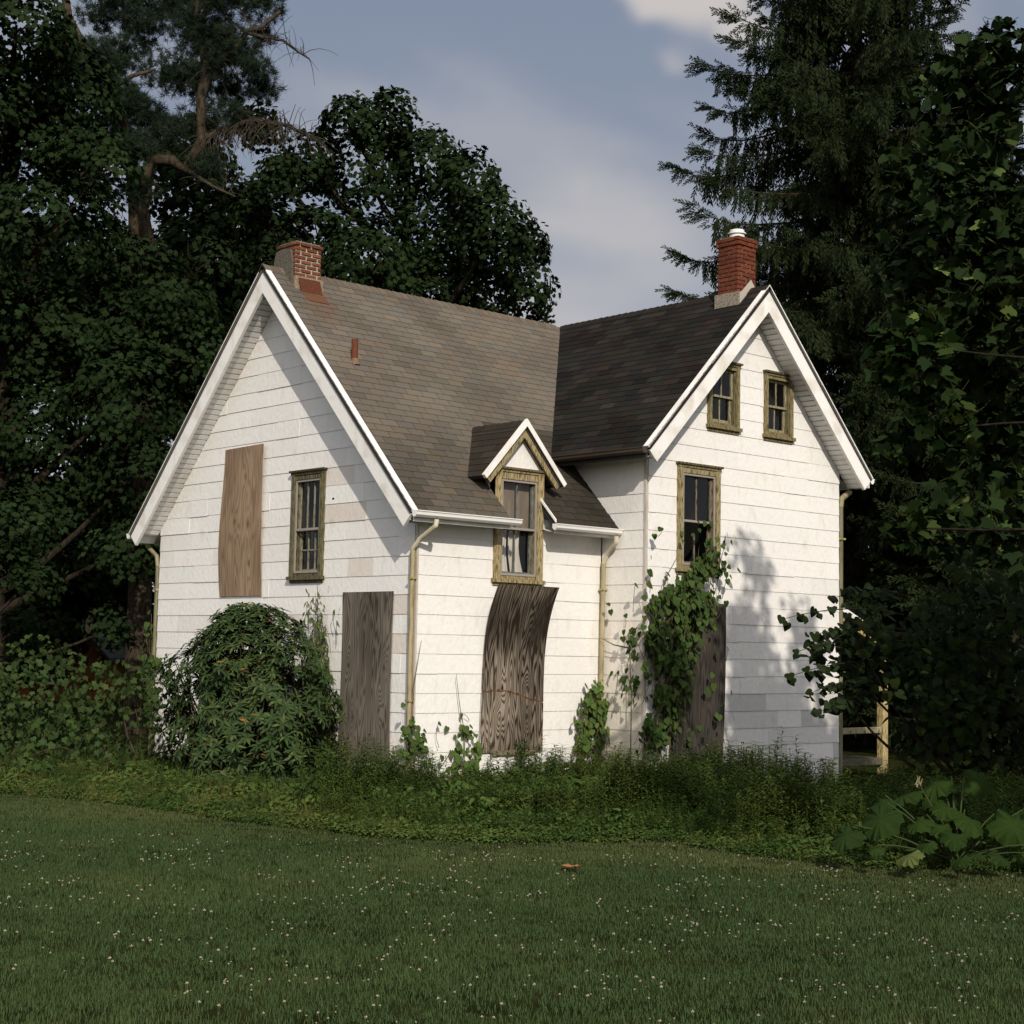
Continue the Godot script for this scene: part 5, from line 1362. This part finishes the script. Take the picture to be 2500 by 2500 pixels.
# ---------------------------------------------------------------- weeds
func leafy_stalk(tall: float, n: int, len: float, wid: float, up: float) -> ArrayMesh:   # a stalk set round with narrow leaves
	var mb := MB.new()
	var lx := rf(-0.1, 0.1) * tall; var lz := rf(-0.1, 0.1) * tall
	mb.quad(Vector3(-0.004, 0, 0), Vector3(0.004, 0, 0), Vector3(lx + 0.002, tall, lz), Vector3(lx - 0.002, tall, lz), Color(1.1, 0.95, 0.6))
	mb.quad(Vector3(0, 0, -0.004), Vector3(0, 0, 0.004), Vector3(lx, tall, lz + 0.002), Vector3(lx, tall, lz - 0.002), Color(1.1, 0.95, 0.6))
	for k in n:
		var t := 0.15 + 0.85 * k / n
		var a := k * 2.4
		var d := Vector3(cos(a), up * (0.35 + t * 0.8) + rf(-0.4, 0.1), sin(a)).normalized()
		var low := Color(1.6, 1.15, 0.7) if t < 0.3 and rng.randf() < 0.15 else Color(1, 1, 1)
		leaf(mb, Transform3D(basis_y(d, Vector3(0, 1, 0.1)), Vector3(lx * t, tall * t, lz * t)), len * (1.10 - 0.30 * t) * rf(0.7, 1.2), wid, 0.3, 0.45, jit(low, 0.2), [0.2, 1.0, 0.7, 0.0])
	return mb.mesh()
func rosette(n: int, r: float, tall: float, edge_col: Color) -> ArrayMesh:              # low ground cover, leaves with pale margins
	var mb := MB.new()
	for k in n:
		var a := rf(0, TAU); var q := r * sqrt(rng.randf())
		var p := Vector3(cos(a) * q, tall * rf(0.3, 1.0) * (1.0 - 0.3 * q / r), sin(a) * q)
		var d := (Vector3(cos(a + rf(-1, 1)), rf(-0.35, 0.25), sin(a + rf(-1, 1)))).normalized()
		var b := Transform3D(basis_y(d, (Vector3.UP + rdir() * 0.5).normalized()), p)
		var s := rf(0.06, 0.12)
		if edge_col.a > 0.5: leaf(mb, b.translated_local(Vector3(0, -0.004, -0.003)), s * 1.22, s * 0.84, 0.2, 0.3, edge_col, [0.1, 0.85, 1.0, 0.6, 0.0])
		leaf(mb, b, s, s * 0.52, 0.2, 0.3, jit(Color(1, 1, 1), 0.25), [0.1, 0.85, 1.0, 0.6, 0.0])
	return mb.mesh()
func grass_tuft(n: int, tall: float, spread: float) -> ArrayMesh:
	var mb := MB.new()
	for k in n:
		var a := rf(0, TAU); var o := Vector3(cos(a), 0, sin(a)) * rf(0, spread)
		var d := Vector3(cos(a + rf(-0.8, 0.8)), 0, sin(a + rf(-0.8, 0.8))) * rf(0.15, 0.7)
		leaf(mb, Transform3D(basis_y((Vector3.UP + d).normalized(), rdir()), o), tall * rf(0.5, 1.1), 0.008, 0.2, rf(0.1, 0.5), jit(Color(1, 1, 1), 0.3), [1.0, 0.9, 0.5, 0.0])
	return mb.mesh()
func big_leaf(len: float, col: Color) -> ArrayMesh:       # a burdock leaf: wavy margin, cupped along its ribs
	var mb := MB.new()
	var n := 36; var rings := 5
	var ph := rf(0, TAU)
	for j in rings + 1:
		var r := float(j) / rings
		for k in n:
			var a := TAU * k / n
			var x := sin(a); var y := -cos(a)
			var w := 0.46 * (1.0 - 0.22 * y) * (1.0 + (0.06 * sin(a * 9.0 + ph) + 0.05 * sin(a * 17.0 + ph * 3.0)) * r)
			var notch := 0.16 * exp(-pow(minf(a, TAU - a) / 0.28, 2.0)) * r
			var q := Vector2(x * w * r, 0.42 + (y * 0.52 + notch) * r)
			var rib := 0.020 * absf(sin(a * 6.0 + 0.3)) * r
			var z := 0.13 * r * r * sin(a * 4.0 + ph) * 0.5 + 0.05 * r * r * sin(a * 11.0 + ph * 2.0) - 0.16 * r * r - absf(q.x) * 0.12 + rib
			mb.v.append(Vector3(q.x, q.y, z) * len); mb.c.append(jit(col, 0.06) if j % 2 else shade(col, 1.0 + 0.08 * sin(a * 6.0)))
	for j in rings:
		for k in n:
			var a := j * n + k; var b := j * n + (k + 1) % n
			mb.i.append(a); mb.i.append(a + n); mb.i.append(b + n); mb.i.append(a); mb.i.append(b + n); mb.i.append(b)
	return mb.mesh()
func burdock() -> void:
	var t := thing("burdock_plant", "burdock with huge ruffled leaves at the right end of the weeds", "plant", P(0.35, 0, -8.35))
	var leaves := [[0.11, 0.69, -7.76, 0.60], [0.44, 0.80, -7.93, 0.55], [0.84, 0.66, -8.01, 0.62], [-0.56, 0.50, -7.96, 0.60], [-0.11, 0.47, -8.10, 0.40], [0.28, 0.50, -8.45, 0.66], [0.62, 0.44, -8.74, 0.62], [-0.10, 0.36, -8.51, 0.40], [-0.70, 0.22, -8.40, 0.42], [-0.47, 0.31, -8.45, 0.30], [0.30, 0.20, -9.23, 0.45], [-0.02, 0.42, -8.32, 0.36], [0.36, 0.64, -7.98, 0.38], [-0.02, 0.22, -8.72, 0.26], [-0.83, 0.26, -8.12, 0.24], [0.95, 0.5, -8.8, 0.5], [0.75, 0.85, -8.3, 0.5], [1.1, 0.3, -9.3, 0.45], [-0.3, 0.62, -7.8, 0.4], [-0.9, 0.35, -7.8, 0.45], [0.1, 0.2, -8.9, 0.35], [-0.35, 0.2, -8.75, 0.3], [0.55, 0.25, -9.0, 0.4], [0.2, 0.6, -8.2, 0.42]]
	var st := []
	for k in leaves.size():
		var l: Array = leaves[k]
		var p := P(l[0], l[1], l[2])
		var c := P(0.35, 0.05, -8.25)
		var side := (p - c); side.y = 0.0
		var out := (side.normalized() * 0.9 + P(-0.25, -0.28, -0.4) + Vector3(0, -0.25, 0) + rdir() * 0.5).normalized()
		var up := (Vector3(0, 0.8, 0) + P(-0.35, 0.0, -0.4) + rdir() * 0.45).normalized()
		var b := basis_y(out, up)
		var m := part_copy(t, "leaf", big_leaf(1.0, jit(Color(0.021, 0.038, 0.010) if k != 8 else Color(0.075, 0.09, 0.03), 0.12)), M.leaf, Transform3D(b.scaled(Vector3.ONE * float(l[3]) * 0.70), p - out * float(l[3]) * 0.35))
		st.append([bend(c, p - out * float(l[3]) * 0.38, Vector3(0, 0.05, 0), 4), 0.012, 0.007])
	part(t, "stalks", limb_mesh(st, Color(0.05, 0.07, 0.024), 6), M.leaf).set_meta("kind", "stuff")
	var fl := MB.new()
	for k in 5: tube(fl, [P(0.27 + rf(-0.05, 0.05), 0.80 + rf(-0.03, 0.05), -7.86), P(0.27 + rf(-0.06, 0.06), 0.86 + rf(-0.03, 0.05), -7.88)], [0.009, 0.004], 6, Color(0.26, 0.22, 0.13))
	part(t, "bud", fl.mesh(), M.leaf)
func in_house(u: float, v: float) -> bool:
	return (u > -0.03 and u < L and v > -0.03 and v < WD) or (u > L - 0.03 and u < L + W2 + 0.03 and v > -PF - 0.03)
func weeds() -> void:
	burdock()
	var tall := []; var cover := []; var tuft := []
	for k in 4: tall.append(leafy_stalk(rf(0.75, 1.0), 46, 0.15, 0.024, 0.7))
	for k in 2: tall.append(leafy_stalk(rf(0.6, 0.85), 26, 0.12, 0.042, 0.5))
	for k in 3: cover.append(rosette(26, 0.24, 0.26, Color(5.0, 3.6, 7.0, 1.0)))
	for k in 3: cover.append(rosette(26, 0.24, 0.30, Color(0, 0, 0, 0)))
	for k in 3: tuft.append(grass_tuft(40, 0.42, 0.12))
	var tx := []; var tc := []; var cx := []; var cc := []; var gx := []; var gc := []
	for k in 6: tx.append([]); tc.append([]); cx.append([]); cc.append([])
	for k in 3: gx.append([]); gc.append([])
	var ns := FastNoiseLite.new(); ns.seed = 31; ns.frequency = 0.55
	var n := 0
	while n < 15000:
		n += 1
		var X := rf(-8.6, 8.2); var e := edge_at(X)
		var D := e + pow(rng.randf(), 1.15) * 6.5 - 0.05
		var q := G(X, D)
		if in_house(q.x, q.y) or q.y > 8.5: continue
		var into := D - e
		var z := ns.get_noise_2d(q.x, q.y)
		var p := P(q.x, 0, q.y)
		var yaw := Basis(Vector3.UP, rf(0, TAU))
		var px := 1250.0 + 3887.0 * X / D
		# heights as they stand along the wall: low and dry at the left, tall in the middle, dark and lower at the right
		var low := px < 790.0
		var hmax := 0.88 * clampf(into * 0.30 + 0.20, 0.15, 0.60 if px > 1080.0 and px < 1480.0 else 0.72) * (1.0 + z * 1.0)
		if low: hmax = minf(hmax, 0.36)
		if px > 1560.0: hmax = clampf(hmax * 1.15, 0.40, 0.85)
		if px > 2080.0: hmax = minf(hmax, 0.7)
		var tone := Color(0.043, 0.077, 0.018).lerp(Color(0.074, 0.104, 0.025), clampf(z * 1.4 + 0.45, 0.0, 1.0))
		var r := rng.randf()
		if into > 0.35 and r < clampf(0.25 + into * 0.28, 0.0, 0.66) and not (low and z > -0.1):
			var i := rng.randi() % 6
			tx[i].append(Transform3D(yaw.scaled(Vector3(1, 1, 1) * hmax * rf(0.75, 1.2)), p)); tc[i].append(jit(tone, 0.2))
		elif r < (0.68 if low else 0.80):
			var i := (rng.randi() % 3) + (0 if z > 0.0 and px > 820.0 and px < 1750.0 and into < 1.9 else 3)
			cx[i].append(Transform3D(yaw.scaled(Vector3(1, rf(0.8, 1.0) * (1.0 + minf(into * 0.45, 0.9 if not low else 0.2)), 1) * rf(0.7, 1.15) * clampf(0.40 + into * 0.35, 0.4, 0.95)), p)); cc[i].append(jit(tone, 0.22))
		else:
			var i := rng.randi() % 3
			var dry := 0.85 if low and into < 1.5 and z > -0.25 else 0.15
			gx[i].append(Transform3D(yaw.scaled(Vector3.ONE * rf(0.4, 1.0) * clampf(0.5 + into * 0.4, 0.4, 1.1)), p)); gc[i].append(jit(tone.lerp(Color(0.14, 0.10, 0.045), dry * rng.randf() * 0.8), 0.2))
	var w := Node3D.new()
	w.name = "weeds"
	add_child(w)
	tag(w, "tangle of tall weeds growing along the front of the house", "weeds")
	w.set_meta("kind", "stuff")
	for k in 6:
		scatter(w, "tall_weeds", tall[k], M.leaf, tx[k], tc[k]); scatter(w, "ground_cover", cover[k], M.leaf, cx[k], cc[k])
	for k in 3: scatter(w, "long_grass", tuft[k], M.grass, gx[k], gc[k])
	# single weeds that stand out against the walls
	var spots := [[780, 19.9, 1.02, "narrow leaved weed left of the brown door board"], [840, 20.3, 1.05, "tall narrow leaved weed before the brown door board"], [885, 20.2, 1.12, "tallest narrow leaved weed before the brown door board"], [930, 20.4, 0.98, "narrow leaved weed at the right foot of the brown door board"], [990, 20.5, 0.95, "weed before the near corner of the house"], [1060, 20.6, 0.88, "weed right of the near corner of the house"], [1215, 21.0, 0.98, "thin weed under the left end of the curled board"], [1275, 21.2, 1.06, "weed under the middle of the curled board"], [1310, 21.2, 1.02, "weed under the right end of the curled board"], [1370, 21.3, 0.92, "weed right of the curled board"], [1740, 22.0, 0.95, "dark weed at the foot of the vine covered board"], [1860, 22.6, 1.02, "dark weed before the stained right gable"], [1905, 22.8, 1.22, "tallest dark weed before the stained right gable"], [1955, 22.8, 1.05, "dark weed right of the tallest one"], [2270, 17.5, 1.0, "weed rising behind the burdock"], [2440, 17.0, 0.95, "weed at the right edge behind the burdock"]]
	for s in spots:
		var q := G(float(s[1]) * (float(s[0]) - 1250.0) / 3887.0, s[1])
		var t := thing("tall_weed", s[3], "weed", P(q.x, 0, q.y), "tall weeds along the house front")
		for k in 3:
			var m := leafy_stalk(float(s[2]) * rf(0.65, 0.92), 42, 0.16, 0.026, 0.7)
			var o := part_copy(t, "stalk", m, M.weed, Transform3D(Basis(Vector3.UP, rf(0, TAU)), P(q.x + rf(-0.1, 0.1), 0, q.y + rf(-0.1, 0.1))))
		

# ---------------------------------------------------------------- lawn
func blade_patch(n: int) -> ArrayMesh:
	var mb := MB.new()
	for k in n:
		var o := Vector3(rf(-0.32, 0.32), 0, rf(-0.32, 0.32))
		var a := rf(0, TAU); var tall := rf(0.016, 0.042); var w := rf(0.0016, 0.003)
		var s := Vector3(cos(a), 0, sin(a)) * w
		var d := Vector3(cos(a + 1.57 + rf(-0.7, 0.7)), 0, sin(a + 1.57 + rf(-0.7, 0.7))) * tall * rf(0.2, 0.8)
		var c := jit(Color(1, 1, 1), 0.35)
		if rng.randf() < 0.09: c = Color(2.2, 1.7, 1.2)
		var m := o + Vector3(0, tall * 0.6, 0) + d * 0.4
		mb.quad(o - s, o + s, m + s * 0.8, m - s * 0.8, c)
		mb.tri(m - s * 0.8, m + s * 0.8, o + Vector3(0, tall, 0) + d, c)
	return mb.mesh()
func lawn() -> void:
	var patches := []
	for k in 5: patches.append(blade_patch(620))
	var xf := []; var co := []
	for k in 5: xf.append([]); co.append([])
	var ns := FastNoiseLite.new(); ns.seed = 9; ns.frequency = 0.28; ns.fractal_octaves = 4
	var X := -9.0
	while X < 9.0:
		var D := 6.5
		while D < 25.0:
			var x := X + rf(-0.12, 0.12); var d := D + rf(-0.12, 0.12)
			D += 0.42
			if absf(x) > d * 0.3216 + 1.6 or d > edge_at(x) + 0.5: continue
			var q := G(x, d)
			if in_house(q.x, q.y): continue
			var z := ns.get_noise_2d(q.x, q.y)
			var near := clampf((edge_at(x) - d) / 2.8, 0.0, 1.0)
			var c := Color(0.050, 0.080, 0.029).lerp(Color(0.112, 0.118, 0.046), clampf((1.0 - near) * 0.55 + z * 0.5 - 0.04, 0.0, 0.8))
			var i := rng.randi() % 5
			xf[i].append(Transform3D(Basis(Vector3.UP, rf(0, TAU)).scaled(Vector3(1, lerpf(0.7, 1.1, near) * (1.0 + z * 0.5), 1)), P(q.x, 0.0, q.y))); co[i].append(jit(c, 0.06))
		X += 0.42
	var g := Node3D.new()
	g.name = "grass"
	add_child(g)
	tag(g, "mown lawn of short green grass before the house", "grass")
	g.set_meta("kind", "stuff")
	for k in 5: scatter(g, "grass", patches[k], M.grass, xf[k], co[k])
	# white clover heads, in loose drifts
	var cm := MB.new()
	for k in 26:
		var d := rdir()
		if d.y < -0.3: continue
		var b := basis_y(d, rdir())
		var tip := Color(0.52, 0.46, 0.39).lerp(Color(0.5, 0.36, 0.32), 0.6 if d.y < 0.1 else 0.0)
		cm.tri(b.x * 0.0045, b.x * -0.0045, d * rf(0.010, 0.0135), tip); cm.tri(b.z * 0.0045, b.z * -0.0045, d * rf(0.010, 0.0135), tip)
	var head := cm.mesh()
	var sm := MB.new()
	tube(sm, [Vector3.ZERO, Vector3(0, 0.05, 0)], [0.0015, 0.0012], 4, Color(0.10, 0.13, 0.05))
	var stem := sm.mesh()
	var places := []
	while places.size() < 980:
		var d := 8.0 + 9.5 * pow(rng.randf(), 0.8); var x := rf(-1, 1) * (d * 0.3216 + 0.2)
		var q := G(x, d)
		if d > edge_at(x) - 0.4 or ns.get_noise_2d(q.x * 2.6 + 50.0, q.y * 2.6) < rf(-0.15, 0.35): continue
		var p := P(q.x, 0, q.y)
		places.append([p.distance_to(EYE), Transform3D(Basis(Vector3.UP, rf(0, TAU)) * Basis(Vector3.RIGHT, rf(-0.4, 0.4)) * Basis.from_scale(Vector3.ONE * rf(0.45, 1.0)), p)])
	places.sort_custom(func(a, b): return a[0] < b[0])
	var proto := thing("clover_flower", "small round white clover flower standing in the lawn", "flower", Vector3.ZERO, "white clover flowers in the lawn")
	var ho := MeshInstance3D.new(); ho.name = "flower_head"; ho.mesh = head; ho.material_override = M.cloverhead; ho.position = Vector3(0, 0.055, 0); proto.add_child(ho)
	var so := MeshInstance3D.new(); so.name = "stem"; so.mesh = stem; so.material_override = M.grass; proto.add_child(so)
	for k in 300:
		var o: Node3D = proto if k == 0 else proto.duplicate()
		if k > 0:
			o.name = numbered("clover_flower"); add_child(o)
		o.transform = places[k][1]
	var fx := []; var fc := []
	for k in range(300, places.size()):
		var t: Transform3D = places[k][1]
		fx.append(t.translated_local(Vector3(0, 0.055, 0))); fc.append(Color(1, 1, 1))
	var mmi := scatter(self, "clover_flowers", head, M.cloverhead, fx, fc)
	tag(mmi, "white clover flowers too far off to count in the lawn", "flowers", "white clover flowers in the lawn")
	# a fallen leaf
	var lf := MB.new()
	lobed(lf, Transform3D(basis_y(P(0.6, 0.03, -0.8), Vector3(0.1, 1, 0.1)), P(-3.05, 0.045, -6.12)), 0.20, MAPLE, 0.35, Color(0.33, 0.14, 0.065))
	var dl := part(self, "fallen_leaf", lf.mesh(), M.leaf)
	tag(dl, "orange brown dead leaf lying in the middle of the lawn", "leaf")
